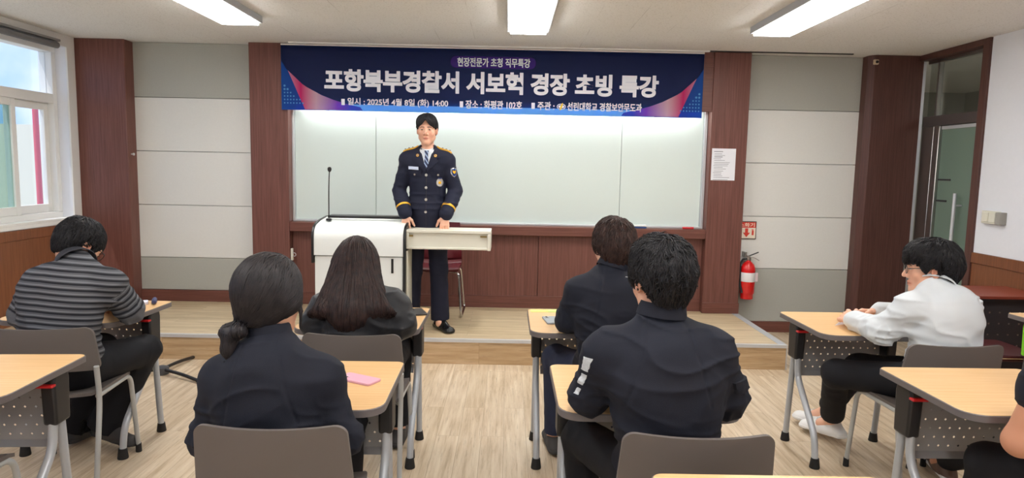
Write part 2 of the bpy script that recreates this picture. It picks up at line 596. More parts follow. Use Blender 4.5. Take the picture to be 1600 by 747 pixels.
low['kind'] = 'structure'
for a, b in zip(xs, xs[1:]):
    link('panel', boxes(((a + 0.002, 6.15, ST + 0.1), (b - 0.002, BY + 0.05, 0.88))), M['wood'], low, bevel=0.002)
struct('baseboard_back', boxes(((-1.985, 6.138, ST), (1.815, 6.16, ST + 0.115))), M['wood_h'], bevel=0.003)
# dark shadow-gap rail between the ceiling and the wall
struct('trim_7', boxes(((0.55, 6.005, CZ - 0.008), (3.02, 6.03, CZ + 0.002))), M['black'])
struct('trim_8', boxes(((-1.95, 6.0, CZ - 0.012), (1.75, 6.03, CZ + 0.002))), M['pvc'])

# stage
struct('stage', boxes(((LX, SY + 0.004, 0), (SXR - 0.004, BY + 0.05, ST - 0.006))), M['riser'], smooth=False)
struct('stage_floor', boxes(((LX, SY + 0.03, ST - 0.006), (SXR - 0.06, BY + 0.05, ST))), M['stage_top'], smooth=False)
bm = bmesh.new()
prism(bm, [(SY - 0.004, ST - 0.022), (SY + 0.006, ST - 0.022), (SY + 0.006, ST - 0.006), (SY + 0.03, ST - 0.006), (SY + 0.03, ST + 0.002), (SY - 0.004, ST + 0.002)], LX, SXR, 'x')
struct('trim_9', bm, M['alu'], smooth=False)
struct('trim_10', boxes(((SXR - 0.06, SY + 0.03, ST - 0.006), (SXR, BY, ST + 0.002)), ((SXR - 0.006, SY, 0), (SXR, BY, ST))), M['alu_matt'], smooth=False)

# ---- right wall with the glass door
DY0, DY1 = 5.17, 6.04
struct('wall_right', boxes(((RX, FY - 0.2, 0.9), (RX + 0.16, DY0, CZ))), M['wall_white'], smooth=False)
wn = struct('trim_11', boxes(((RX - 0.004, FY - 0.2, 0.0), (RX + 0.16, DY0, 0.84))), M['wood_wains'], smooth=False)
struct('trim_12', boxes(((RX - 0.016, FY - 0.2, 0.83), (RX + 0.16, DY0, 0.912))), M['wood_wains'], bevel=0.004)
struct('baseboard_right', boxes(((RX - 0.016, FY, 0), (RX, DY0, 0.1))), M['wood_wains'], bevel=0.003)
door = thing('door_1', 'frosted green glass door in a brown frame under a clear transom', 'door', (RX, 5.6, 0))
door['kind'] = 'structure'
def dl(*bs):
    return boxes(*[((a[0] - RX, a[1] - 5.6, a[2]), (b[0] - RX, b[1] - 5.6, b[2])) for a, b in bs])
link('door_frame', dl(((RX - 0.02, DY0, 0), (RX + 0.16, DY0 + 0.075, CZ)), ((RX - 0.02, DY0 + 0.075, CZ - 0.05), (RX + 0.16, DY1, CZ))), M['wood_dark'], door, bevel=0.004)
link('transom_bar', dl(((RX + 0.05, DY0 + 0.075, 1.93), (RX + 0.13, DY1, 2.02))), mat('dark_bronze_metal', (92, 84, 82), 0.4, 0.3), door, bevel=0.004)
link('steel_post', dl(((RX + 0.05, 5.875, 0), (RX + 0.12, DY1, 1.93)), ((RX + 0.045, 5.79, 0), (RX + 0.11, 5.868, 1.93))), M['steel'], door, bevel=0.006)
fm = mat('frosted_green_glass', (132, 150, 138), 0.35, spec=0.6)
_n = fm.node_tree
_tr = _n.nodes.new('ShaderNodeBsdfTranslucent'); _tr.inputs['Color'].default_value = S((150, 178, 160))
_mx = _n.nodes.new('ShaderNodeMixShader'); _mx.inputs[0].default_value = 0.35
_n.links.new(_n.nodes['Principled BSDF'].outputs[0], _mx.inputs[1]); _n.links.new(_tr.outputs[0], _mx.inputs[2])
_n.links.new(_mx.outputs[0], _n.nodes['Material Output'].inputs['Surface'])
leaf = link('door_leaf', dl(((RX + 0.07, DY0 + 0.08, 0.02), (RX + 0.082, 5.785, 1.90))), fm, door)
link('clear_stripe', dl(((RX + 0.066, 5.62, 1.46), (RX + 0.084, 5.785, 1.475)), ((RX + 0.066, 5.65, 1.28), (RX + 0.084, 5.785, 1.295))), M['dark_panel'], leaf)
link('door_rail', dl(((RX + 0.062, DY0 + 0.08, 1.895), (RX + 0.09, 5.785, 1.925))), M['alu'], door, bevel=0.003)
bm = bmesh.new()
tube(bm, [(-0.02 + 0.03, 5.46 - 5.6, 0.80), (-0.02 + 0.03, 5.46 - 5.6, 1.36)], 0.014, 12)
for z in (0.9, 1.26):
    tube(bm, [(0.01, 5.46 - 5.6, z), (0.07, 5.46 - 5.6, z)], 0.008, 8)
link('door_handle', bm, M['alu'], leaf)
link('transom_pane', dl(((RX + 0.086, DY0 + 0.075, 2.02), (RX + 0.094, DY1, CZ - 0.05))), M['glass_dark'], door)
link('glazing_bead', dl(((RX + 0.06, DY0 + 0.075, CZ - 0.075), (RX + 0.10, DY1, CZ - 0.05)), ((RX + 0.06, DY1 - 0.16, 2.02), (RX + 0.10, DY1 - 0.14, CZ - 0.05))), M['steel'], door)
# corridor beyond the door
CXR = RX + 2.4
struct('wall_corridor', boxes(((CXR, 3.4, 0), (CXR + 0.1, 9.0, 2.6)), ((RX + 0.16, 9.0, 0), (CXR, 9.1, 2.6)), ((RX + 0.16, 3.3, 0), (CXR, 3.4, 2.6)),
       ((RX + 0.16, BY + 0.25, 0), (RX + 0.2, 9.0, 2.6))), mat('corridor_wall_paint', (188, 190, 184), 0.8), smooth=False)
struct('ceiling_corridor', boxes(((RX + 0.16, 3.3, 2.6), (CXR + 0.1, 9.1, 2.7))), M['ceiling'], smooth=False)
struct('floor_corridor', boxes(((RX + 0.16, 6.4, -0.1), (CXR + 0.1, 9.1, 0))), M['floor'], smooth=False)
lt = thing('corridor_light', 'small ceiling light of the corridor beyond the glass door', 'ceiling light', (RX + 1.3, 5.6, 2.6))
link('light_diffuser', boxes(((-0.12, -0.4, -0.035), (0.12, 0.4, -0.03))), lamp_mat('lit_corridor_diffuser', 32.0), lt)
link('light_frame', boxes(((-0.14, -0.42, -0.032), (0.14, 0.42, 0.0))), M['alu'], lt)

# ---- left wall with windows
WZ0, WZ1 = 0.985, 2.455
wy = [(3.3, 5.93), (0.2, 2.83), (-2.9, -0.27)]
bs = []
edges = [FY - 0.2] + [v for a, b in reversed(wy) for v in (a, b)] + [6.2]
for i in range(0, len(edges), 2):
    bs.append(((LX - 0.24, edges[i], 0.0), (LX, edges[i + 1], CZ)))
for a, b in wy:
    bs.append(((LX - 0.24, a, 0.0), (LX, b, WZ0)))
    bs.append(((LX - 0.24, a, WZ1), (LX, b, CZ)))
struct('wall_left', boxes(*bs), M['wall_white'], smooth=False)
struct('trim_13', boxes(((LX - 0.002, FY, 0.0), (LX + 0.008, 6.04, 0.86)),), M['wood_wains'], smooth=False)
struct('trim_14', boxes(((LX - 0.002, FY, 0.85), (LX + 0.016, 6.04, 0.93))), M['wood_wains'], bevel=0.004)
for i, (a, b) in enumerate(wy):
    w = thing('window_%d' % (i + 1), 'white framed sliding window with fixed upper panes in the left wall', 'window', (LX, (a + b) / 2, 0))
    if i: w['label'] = 'white framed sliding window behind the camera, %s of two' % ('nearer', 'farther')[i - 1]
    w['kind'] = 'structure'
    c = (a + b) / 2
    h = (b - a) / 2
    # architrave on the room side
    link('architrave', boxes(((-0.004, -h - 0.1, 0.935), (0.012, h + 0.105, WZ0)), ((-0.004, -h - 0.1, WZ1), (0.012, h + 0.105, CZ)),
                             ((-0.004, -h - 0.1, WZ0), (0.012, -h, WZ1)), ((-0.004, h, WZ0), (0.012, h + 0.105, WZ1))), M['pvc'], w, bevel=0.002)
    link('sill', boxes(((-0.20, -h, WZ0 - 0.02), (0.014, h, WZ0 + 0.002))), M['pvc'], w, bevel=0.003)
    f = 0.05
    fx0, fx1 = -0.20, -0.09
    link('frame', boxes(((fx0, -h, WZ0), (fx1, h, WZ0 + f)), ((fx0, -h, WZ1 - f), (fx1, h, WZ1)), ((fx0, -h, WZ0 + f), (fx1, -h + f, WZ1 - f)),
                        ((fx0, h - f, WZ0 + f), (fx1, h, WZ1 - f)), ((fx0, -h + f, 1.97), (fx1, h - f, 2.05)), ((fx0, -0.03, 2.05), (fx1, 0.03, WZ1 - f))), M['pvc'], w, bevel=0.004)
    for s in (-1, 1):
        link('upper_pane', boxes(((-0.15, min(0.03 * s, s * (h - f)), 2.05), (-0.144, max(0.03 * s, s * (h - f)), WZ1 - f))), M['glass'], w)
    # sliding sashes
    ys = [-h + f, -h + f + 0.85, h - f - 0.82, h - f - 0.47, h - f]
    for k in range(4):
        y0, y1 = ys[k], ys[k + 1] + (0.02 if k < 3 else 0)
        x0 = -0.185 if k % 2 else -0.135
        t = 0.05
        sa = link('sash', boxes(((x0, y0, WZ0 + f), (x0 + 0.04, y0 + t, 1.97)), ((x0, y1 - t, WZ0 + f), (x0 + 0.04, y1, 1.97)),
                           ((x0, y0 + t, WZ0 + f), (x0 + 0.04, y1 - t, WZ0 + f + 0.07)), ((x0, y0 + t, 1.91), (x0 + 0.04, y1 - t, 1.97))), M['pvc'], w, bevel=0.004)
        link('pane', boxes(((x0 + 0.018, y0 + t, WZ0 + f + 0.07), (x0 + 0.024, y1 - t, 1.91))), glass_mat('green_tinted_pane', (0.66, 0.76, 0.70)) if k == 2 else M['glass'], sa)
# rolled blind above the first window
bl = thing('roller_blind', 'grey rolled-up blind along the top of the left window', 'blind', (LX, 4.6, 0))
bm = bmesh.new(); tube(bm, [(0.03, -1.25, 2.445), (0.03, 1.18, 2.445)], 0.026, 14)
link('blind_roll', bm, mat('grey_blind_cloth', (112, 112, 114), 0.8), bl)
link('headrail', boxes(((0.012, -1.27, 2.478), (0.05, 1.2, 2.497))), mat('grey_headrail', (132, 132, 134), 0.5), bl, bevel=0.003)
# outdoors beyond the window
struct('ground_outside', boxes(((-40, -20, -0.6), (-4.12, 40, -0.5))), mat('pale_concrete_ground', (176, 178, 170), 0.9, var=0.1, vscale=2), smooth=False)
struct('wall_outside', boxes(((-10.5, 9.2, -0.5), (-4.4, 9.5, 1.95))), mat('cream_outside_wall', (232, 226, 208), 0.9), smooth=False)
pp = thing('outdoor_post', 'red painted steel post outside the left window', 'post', (-4.62, 6.62, -0.5))
bm = bmesh.new(); tube(bm, [(0, 0, 0), (0, 0, 2.55)], 0.026, 14)
link('post_shaft', bm, mat('red_paint', (214, 96, 112), 0.5), pp)
link('base_plate', boxes(((-0.08, -0.08, 0), (0.08, 0.08, 0.012))), M['grey_paint'], pp)

# ================================================================== CEILING LIGHTS
def ceiling_light(x0, x1, y0, y1, label, group=None):
    t = thing('ceiling_light', label, 'ceiling light', ((x0 + x1) / 2, (y0 + y1) / 2, CZ), 0, group)
    w, h = (x1 - x0) / 2, (y1 - y0) / 2
    link('light_housing', boxes(((-w - 0.018, -h - 0.012, -0.05), (-w, h + 0.012, 0)), ((w, -h - 0.012, -0.05), (w + 0.018, h + 0.012, 0)),
                                ((-w, -h - 0.012, -0.05), (w, -h, 0)), ((-w, h, -0.05), (w, h + 0.012, 0)), ((-w, -h, -0.012), (w, h, 0))), M['alu_matt'], t, bevel=0.003)
    link('light_diffuser', boxes(((-w + 0.004, -h + 0.004, -0.066), (w - 0.004, h - 0.004, -0.044))), M['lamp'], t, smooth=False)  # shaped proud of the housing so its glowing sides brighten walls and ceiling
    return t
ceiling_light(-2.10, -1.83, 3.80, 5.0, 'lit rectangular ceiling light nearest the window')
ceiling_light(-0.01, 0.262, 3.90, 5.12, 'lit rectangular ceiling light in front of the banner, above the aisle')
ceiling_light(1.765, 2.035, 3.80, 5.0, 'lit rectangular ceiling light nearest the glass door')
for yy in (0.9, -2.1):  # extra unseen ceiling lights, added to light the room from behind
    for x in (-1.965, 0.126, 1.9):
        ceiling_light(x - 0.135, x + 0.135, yy, yy + 1.2, 'added rectangular ceiling light, unseen behind the camera, to light the room', 'added unseen lights behind the camera')

# ================================================================== WHITEBOARD
wb = thing('whiteboard', 'wide glossy whiteboard set between wooden pilasters under the banner', 'whiteboard', (-0.085, 6.2, 1.5))
bmat = mat('glossy_whiteboard', (210, 222, 218), 0.22, spec=0.5)
bx = [-1.965, -1.222, 1.035, 1.785]
for a, b in zip(bx, bx[1:]):
    link('writing_panel', boxes(((a + 0.087, 0.0, 0.985 - 1.5), (b + 0.083, 0.02, 2.2 - 1.5))), bmat, wb, bevel=0.001)
link('frame', boxes(((-1.985 + 0.085, -0.03, 0.967 - 1.5), (-1.965 + 0.085, 0.02, 0.7)), ((1.785 + 0.085, -0.03, 0.967 - 1.5), (1.813 + 0.085, 0.02, 0.7)),
                    ((-1.965 + 0.085, -0.03, 0.967 - 1.5), (1.785 + 0.085, 0.02, 0.985 - 1.5))), M['alu'], wb, bevel=0.003)
bt = thing('board_light', 'lit tube lamp hidden behind the header, washing the whiteboard from above', 'lamp', (-0.085, 6.15, 2.2))
bm = bmesh.new()
tube(bm, [(-1.8, 0, -0.155), (1.8, 0, -0.155)], 0.013, 10)
link('light_tube', bm, M['tube'], bt)
link('light_housing', boxes(((-1.85, -0.025, -0.05), (1.85, 0.025, 0.0)), ((-1.82, -0.012, -0.172), (-1.8, 0.012, -0.05)), ((1.8, -0.012, -0.172), (1.82, 0.012, -0.05))), M['pvc'], bt, bevel=0.003)

er = thing('board_eraser', 'white and blue eraser lying on the ledge under the whiteboard', 'eraser', (1.21, 6.12, 0.966))
link('eraser_felt', boxes(((-0.065, -0.025, 0), (0.065, 0.025, 0.016))), mat('blue_felt', (44, 70, 120), 0.9), er, bevel=0.003)
link('eraser_back', boxes(((-0.065, -0.025, 0.016), (0.065, 0.025, 0.032))), M['pvc'], er, bevel=0.005)
mk = thing('board_marker', 'red marker at the right end of the whiteboard ledge', 'marker', (1.65, 6.11, 0.966))
bm = bmesh.new(); tube(bm, [(-0.04, 0, 0.011), (0.03, 0, 0.011)], 0.0105, 10); link('marker_body', bm, M['red_plastic'], mk)
bm = bmesh.new(); tube(bm, [(0.03, 0, 0.011), (0.06, 0, 0.011)], 0.0115, 10); link('marker_cap', bm, M['red_plastic'], mk)

# ================================================================== BANNER
BX0, BX1, BZ0, BZ1, BYY = -2.03, 1.715, 1.970, 2.535, 6.045
BW, BH = BX1 - BX0, BZ1 - BZ0
ban = thing('banner', 'wide navy cloth banner with white lettering hung above the whiteboard', 'banner', (BX0, BYY, BZ0))
def cloth(name, col, tcol, rough=0.7):
    m = mat(name, col, rough, bump=0.05, bscale=500)
    n = m.node_tree
    t = n.nodes.new('ShaderNodeBsdfTranslucent'); t.inputs['Color'].default_value = S(tcol)
    a = n.nodes.new('ShaderNodeMixShader'); a.inputs[0].default_value = 0.5
    n.links.new(n.nodes['Principled BSDF'].outputs[0], a.inputs[1]); n.links.new(t.outputs[0], a.inputs[2])
    n.links.new(a.outputs[0], n.nodes['Material Output'].inputs['Surface'])
    return m
M['navy'] = cloth('navy_banner_cloth', (20, 34, 84), (60, 150, 235))
def wave(u, v):
    """gentle hang of the cloth (towards the room is -y)"""
    return -0.004 * math.sin(u * 4.0 + 0.6) * (1 - v / BH) - 0.003 * math.sin(u * 9.0) * (1 - v / BH) ** 2
def bp(u, v, w=0.0):
    return Vector((u, wave(u, v) - w, v))
bm = bmesh.new()
nu, nv = 90, 12
g = [[bm.verts.new(bp(BW * i / nu, BH * j / nv)) for j in range(nv + 1)] for i in range(nu + 1)]
for i in range(nu):
    for j in range(nv):
        bm.faces.new((g[i][j], g[i + 1][j], g[i + 1][j + 1], g[i][j + 1]))
cl = link('banner_cloth', bm, M['navy'], ban)
so = cl.modifiers.new('thickness', 'SOLIDIFY'); so.thickness = 0.0012; so.offset = 0.0
bm = bmesh.new(); tube(bm, [(0, 0, BH + 0.004), (BW, 0, BH + 0.004)], 0.0075, 8)
link('hanging_rod', bm, M['pvc'], ban)
def print_shape(name, poly, m, parent, w, nmin=1):
    """a printed colour area lying on the banner cloth"""
    bm = bmesh.new()
    vs = [bm.verts.new((u, 0, v)) for u, v in poly]
    f = bm.faces.new(vs)
    bmesh.ops.triangulate(bm, faces=[f])
    bmesh.ops.subdivide_edges(bm, edges=[e for e in bm.edges if e.calc_length() > 0.10], cuts=6, use_grid_fill=False)
    bmesh.ops.triangulate(bm, faces=bm.faces)
    for _ in range(4):
        es = [e for e in bm.edges if abs(e.verts[0].co.x - e.verts[1].co.x) > 0.06]
        if not es: break
        bmesh.ops.subdivide_edges(bm, edges=es, cuts=1)
        bmesh.ops.triangulate(bm, faces=bm.faces)
    for v in bm.verts:
        v.co = bp(v.co.x, v.co.z, w)
    return link(name, bm, m, parent)
def swoosh_mat(name, stops, axis_u, flip=False):
    m = cloth(name, (200, 200, 200), (220, 220, 230))
    n = m.node_tree
    t = n.nodes.new('ShaderNodeTexCoord'); s = n.nodes.new('ShaderNodeSeparateXYZ')
    n.links.new(t.outputs['Object'], s.inputs[0])
    mr = n.nodes.new('ShaderNodeMapRange')
    mr.inputs['From Min'].default_value = axis_u[0]; mr.inputs['From Max'].default_value = axis_u[1]
    n.links.new(s.outputs['X'], mr.inputs['Value'])
    rp = ramp(n, stops)
    n.links.new(mr.outputs['Result'], rp.inputs['Fac'])
    n.links.new(rp.outputs['Color'], n.nodes['Principled BSDF'].inputs['Base Color'])
    n.links.new(rp.outputs['Color'], n.nodes['Translucent BSDF'].inputs['Color'])
    return m
def mir(poly, flip):
    return [(BW - u, v) for u, v in poly] if flip else poly
# bottom-left / bottom-right curved swooshes (mirrored)
def arc(p0, p1, p2, n=14):
    return [((1 - t) ** 2 * p0[0] + 2 * (1 - t) * t * p1[0] + t * t * p2[0], (1 - t) ** 2 * p0[1] + 2 * (1 - t) * t * p1[1] + t * t * p2[1]) for t in [i / n for i in range(n + 1)]]
for flip in (False, True):
    rngs = (0.0, 0.62) if not flip else (BW, BW - 0.62)
    blue = swoosh_mat('blue_printed_swoosh', [(0.0, S((20, 92, 190))), (0.35, S((24, 60, 160))), (1.0, S((44, 70, 190)))], rngs)
    pink = swoosh_mat('pink_printed_swoosh', [(0.05, S((236, 176, 208))), (0.28, S((232, 34, 122))), (0.5, S((240, 196, 210))), (0.8, S((150, 80, 210))), (1.0, S((70, 90, 200)))], rngs)
    o1 = arc((0.002, 0.43), (0.16, 0.14), (0.62, 0.0))
    i1 = arc((0.50, 0.0), (0.14, 0.10), (0.002, 0.36))
    p = print_shape('blue_swoosh', mir(o1 + [(0.002, 0.0)], flip), blue, cl, 0.0022)
    o2 = arc((0.06, 0.345), (0.24, 0.12), (0.70, 0.035)) + [(0.72, 0.006)]
    i2 = arc((0.42, 0.008), (0.17, 0.08), (0.055, 0.345))
    p = print_shape('pink_swoosh', mir(o2 + [(0.21, 0.006)], flip), pink, cl, 0.0034)
    # small dot grid in the corner
    bm = bmesh.new()
    for r_ in range(7):
        for c_ in range(9):
            u = 0.03 + c_ * 0.027
            v = 0.06 + r_ * 0.030
            if v > 0.25 - u * 0.95 or (u > 0.16 and v > 0.1):
                continue
            ra = 0.0075 if r_ < 4 else 0.0105
            uu = BW - u if flip else u
            vs = [bm.verts.new(bp(uu + ra * math.cos(a), v + ra * math.sin(a), 0.0046)) for a in [k * math.pi / 3 for k in range(6)]]
            bm.faces.new(vs)
    link('dot_grid', bm, cloth('pale_blue_print', (90, 170, 226), (120, 190, 240)), cl)
# backlight glow along the banner foot, painted in as a lighter translucent blue
print_shape('bottom_glow_band', [(0.42, 0.003), (BW - 0.42, 0.003), (BW - 0.55, 0.058), (0.55, 0.058)], cloth('sky_blue_painted_glow', (120, 196, 242), (190, 240, 255)), cl, 0.0028)
# pill behind the small heading
print_shape('heading_pill', round_rect(BW * 0.400, BH * 0.70, BW * 0.602, BH * 0.885, (0.05, 0.05, 0.05, 0.05)), cloth('purple_print', (70, 40, 146), (96, 60, 190)), cl, 0.0022)
M['print_white'] = mat('white_banner_print', (226, 230, 240), 0.7)
def btext(name, s, u0, u1, v0, v1, wt, sp=1.0, m=None, bold=0.0):
    return text_mesh(name, s, m or M['print_white'], cl, lambda u, w, z: bp(u + u0 * BW, w + v0 * BH, 0.0052 + z), (u1 - u0) * BW, (v1 - v0) * BH, wt, 0.0005, sp, bold)
btext('heading_lettering', '현장전문가 초청 직무특강', 0.4165, 0.588, 0.725, 0.86, 0.006, bold=0.0012)
btext('title_lettering', '포항북부경찰서 서보혁 경장 초빙 특강', 0.1025, 0.894, 0.305, 0.645, 0.034, 0.97, bold=0.0014)
btext('date_lettering', '일시 : 2025년 4월 8일 (화) 14:00', 0.157, 0.395, 0.075, 0.205, 0.006, bold=0.0012)
btext('place_lettering', '장소 : 화평관 102호', 0.437, 0.571, 0.075, 0.205, 0.006, bold=0.0012)
btext('host_lettering', '주관 :', 0.608, 0.648, 0.075, 0.205, 0.006, bold=0.0012)
btext('school_lettering', '선린대학교 경찰보안무도과', 0.679, 0.856, 0.075, 0.205, 0.006, bold=0.0012)
for k, u in enumerate((0.142, 0.423, 0.5935)):
    print_shape('bullet_square', [(u * BW, BH * 0.09), (u * BW + 0.030, BH * 0.09), (u * BW + 0.030, BH * 0.185), (u * BW, BH * 0.185)], M['print_white'], cl, 0.0052)
def ell2(cu, cv, a, b, n=24, rot=0.0):
    return [(cu + a * math.cos(t) * math.cos(rot) - b * math.sin(t) * math.sin(rot), cv + a * math.cos(t) * math.sin(rot) + b * math.sin(t) * math.cos(rot)) for t in [2 * math.pi * k / n for k in range(n)]]
ec, ev = 0.6645 * BW, 0.135 * BH
em = print_shape('school_emblem', ell2(ec, ev, 0.040, 0.026), M['print_white'], cl, 0.0052)
print_shape('emblem_ring', ell2(ec, ev, 0.034, 0.020), mat('blue_print', (30, 70, 150), 0.7), em, 0.0058)
print_shape('emblem_core', ell2(ec, ev, 0.027, 0.013), M['print_white'], em, 0.0064)
print_shape('emblem_swirl', ell2(ec, ev, 0.008, 0.036, rot=-0.35), mat('yellow_print', (226, 188, 40), 0.7), em, 0.0070)

# ================================================================== SMALL WALL THINGS
nt_ = thing('notice_sheet', 'white printed notice sheet taped to the right pilaster', 'notice', (1.941, PF, 1.5635))
link('paper_sheet', boxes(((-0.108, -0.003, -0.143), (0.108, -0.0005, 0.143))), M['paper'], nt_, smooth=False)
bm = bmesh.new()
rnd = random.Random(4)
zz = 0.112
for k in range(17):
    ln = rnd.uniform(0.06, 0.15); x0 = -0.085 + (0.0 if k % 4 else -0.005)
    box(bm, (x0, -0.0038, zz), (x0 + ln, -0.0031, zz + (0.006 if k in (0, 3) else 0.0035)))
    zz -= 0.0145 if k % 5 else 0.019
link('printed_text', bm, M['ink'], nt_, smooth=False)

sg = thing('fire_extinguisher_sign', 'red and white fire extinguisher sign with a down arrow beside the right pilaster', 'sign', (2.222, BY, 0.962))
link('sign_frame', boxes(((-0.092, -0.010, -0.084), (0.092, -0.0005, 0.084))), mat('brown_sign_frame', (92, 74, 66), 0.5), sg, bevel=0.003)
pl = link('sign_plate', boxes(((-0.083, -0.0125, -0.075), (0.083, -0.009, 0.075))), mat('cream_sign_plate', (236, 226, 208), 0.5), sg, smooth=False)
M['sign_red'] = mat('red_sign_print', (214, 62, 46), 0.5)
link('heading_band', boxes(((-0.083, -0.0135, 0.024), (0.083, -0.0124, 0.075))), M['sign_red'], pl, smooth=False)
text_mesh('sign_lettering', '소화기', mat('cream_sign_print', (244, 232, 210), 0.5), pl, lambda u, v, w: Vector((u - 0.072, -0.0142 - w, v + 0.031)), 0.144, 0.037, 0.012, 0.0004)
bm = bmesh.new()
prism(bm, [(-0.014, 0.018), (-0.014, -0.022), (-0.034, -0.022), (0, -0.064), (0.034, -0.022), (0.014, -0.022), (0.014, 0.018)], -0.0138, -0.0124, 'y')
link('down_arrow', bm, M['sign_red'], pl, smooth=False)
for s in (-1, 1):
    bm = bmesh.new()
    prism(bm, round_rect(s * 0.058 - 0.009, -0.045, s * 0.058 + 0.009, 0.0, (0.003, 0.003, 0.006, 0.006), 3), -0.0138, -0.0124, 'y')
    prism(bm, round_rect(s * 0.058 - 0.012, 0.002, s * 0.058 + 0.006, 0.010, (0.002,) * 4, 2), -0.0138, -0.0124, 'y')
    link('extinguisher_pictogram', bm, M['sign_red'], pl, smooth=False)

fe = thing('fire_extinguisher', 'red fire extinguisher with white label hung on the wall below its sign', 'fire extinguisher', (2.232, 6.10, 0.33))
red = mat('glossy_red_paint', (206, 22, 24), 0.25, coat=0.5)
bm = bmesh.new()
lathe(bm, [(0.050, 0.0), (0.056, 0.004), (0.057, 0.045), (0.064, 0.055), (0.066, 0.065), (0.066, 0.27), (0.063, 0.295), (0.052, 0.322), (0.034, 0.342), (0.020, 0.350), (0.018, 0.362)], n=28)
cyl = link('cylinder', bm, red, fe)
bm = bmesh.new()
lathe(bm, [(0.0665, 0.165), (0.0672, 0.167), (0.0672, 0.248), (0.0665, 0.25)], n=28)
lab = link('paper_label', bm, mat('white_label', (226, 224, 226), 0.6), cyl)
bm = bmesh.new()
lathe(bm, [(0.017, 0.360), (0.022, 0.364), (0.022, 0.385), (0.014, 0.39), (0.014, 0.402)], n=16)
link('valve_head', bm, M['steel'], fe)
bm = bmesh.new()
tube(bm, fillet([(-0.012, 0, 0.395), (0.03, 0, 0.412), (0.085, -0.01, 0.438)], 0.02), [0.009] * 8, 8, flat=0.6)
link('top_lever', bm, M['black'], fe)
bm = bmesh.new()
tube(bm, fillet([(0.0, 0, 0.385), (0.045, 0, 0.388), (0.095, -0.01, 0.36)], 0.02), 0.007, 8, flat=0.6)
link('carry_handle', bm, M['steel'], fe)
bm = bmesh.new()
tube(bm, fillet([(-0.015, -0.005, 0.375), (-0.06, -0.01, 0.372), (-0.078, -0.012, 0.33), (-0.074, -0.012, 0.16), (-0.066, -0.025, 0.10)], 0.03), 0.008, 10)
hs = link('hose', bm, M['rubber'], fe)
bm = bmesh.new(); tube(bm, [(-0.067, -0.024, 0.11), (-0.058, -0.035, 0.06)], [0.010, 0.013], 10)
link('nozzle', bm, M['black'], hs)
link('wall_hook', boxes(((-0.040, -0.0, 0.385), (-0.018, 0.079, 0.435)), ((-0.040, 0.0, 0.35), (0.02, 0.079, 0.362))), M['steel'], fe, bevel=0.003)
bm = bmesh.new(); lathe(bm, [(0.017, -0.004), (0.017, 0.004)], (0.052, -0.055, 0.232), 12, 'y')
link('check_tag', boxes(((0.055, -0.045, 0.17), (0.078, -0.042, 0.25))), mat('pale_pink_tag', (226, 206, 210), 0.6), fe)
bm.free()

th = thing('wall_switch_box', 'cream switch box with grey side unit on the right wall near the door', 'switch', (RX, 4.965, 1.197))
link('switch_body', boxes(((-0.035, -0.055, -0.048), (0, 0.105, 0.048))), M['cream'], th, bevel=0.004)
for y0 in (-0.045, 0.028):
    link('rocker', boxes(((-0.042, y0, -0.036), (-0.034, y0 + 0.066, 0.036))), M['cream'], th, bevel=0.003)
link('side_unit', boxes(((-0.05, -0.112, -0.048), (0, -0.057, 0.044))), mat('grey_plastic', (150, 148, 142), 0.5), th, bevel=0.004)
hk = thing('pillar_sensor', 'small beige sensor near the ceiling on the dark right pillar', 'sensor', (3.235, 6.035, 2.49))
link('sensor_body', boxes(((-0.024, -0.022, -0.022), (0.018, 0.004, 0.022))), mat('beige_plastic', (196, 176, 150), 0.5), hk, bevel=0.005)
bm = bmesh.new(); lathe(bm, [(0.011, -0.03), (0.013, -0.022)], n=14, axis='y')
link('sensor_eye', bm, M['black'], hk)
kn = thing('coat_hook', 'small pale knob on the side of the left pillar', 'hook', (-3.407, 6.09, 1.55))
bm = bmesh.new(); lathe(bm, [(0.006, 0.0), (0.006, 0.014), (0.012, 0.018), (0.012, 0.026), (0.006, 0.03)], n=12, axis='x')
link('hook_knob', bm, M['alu'], kn)
lc = thing('wall_latch', 'small pale metal latch on the inner edge of the left pilaster', 'latch', (-1.983, 6.10, 0.665))
link('latch_plate', boxes(((0, -0.018, -0.055), (0.018, 0.018, 0.055))), M['cream'], lc, bevel=0.003)
bm = bmesh.new()
tube(bm, [(0.03 + 0.016 * math.cos(a), -0.012, 0.0 + 0.016 * math.sin(a)) for a in [2 * math.pi * k / 14 for k in range(15)]], 0.004, 6)
link('latch_ring', bm, M['alu'], lc)

# ================================================================== LECTERN
PX0, PX1, PY0, PY1 = -1.475, -0.765, 5.0, 5.42
lec = thing('lectern', 'white electronic lectern with black edges and a pulled-out side tray on the stage', 'lectern', ((PX0 + PX1) / 2, (PY0 + PY1) / 2, ST))
hx, hy = (PX1 - PX0) / 2, (PY1 - PY0) / 2
prof_low = [(-hy + 0.012, 0.0), (hy, 0.0), (hy, 0.612), (-hy + 0.012, 0.612)]
bm = bmesh.new(); prism(bm, prof_low, -hx + 0.022, hx - 0.022, 'x')
link('cabinet', bm, M['white_lac'], lec, bevel=0.004)
top = [(-hy, 0.618), (hy, 0.618), (hy, 0.87)] + [(hy - 0.02, 0.885), (-hy + 0.20, 0.868)]
a = arc((-hy + 0.11, 0.852), (-hy + 0.005, 0.840), (-hy, 0.74), 8)
bm = bmesh.new(); prism(bm, top + a, -hx + 0.018, hx - 0.018, 'x')
link('rolltop_hood', bm, M['white_lac'], lec, bevel=0.003)
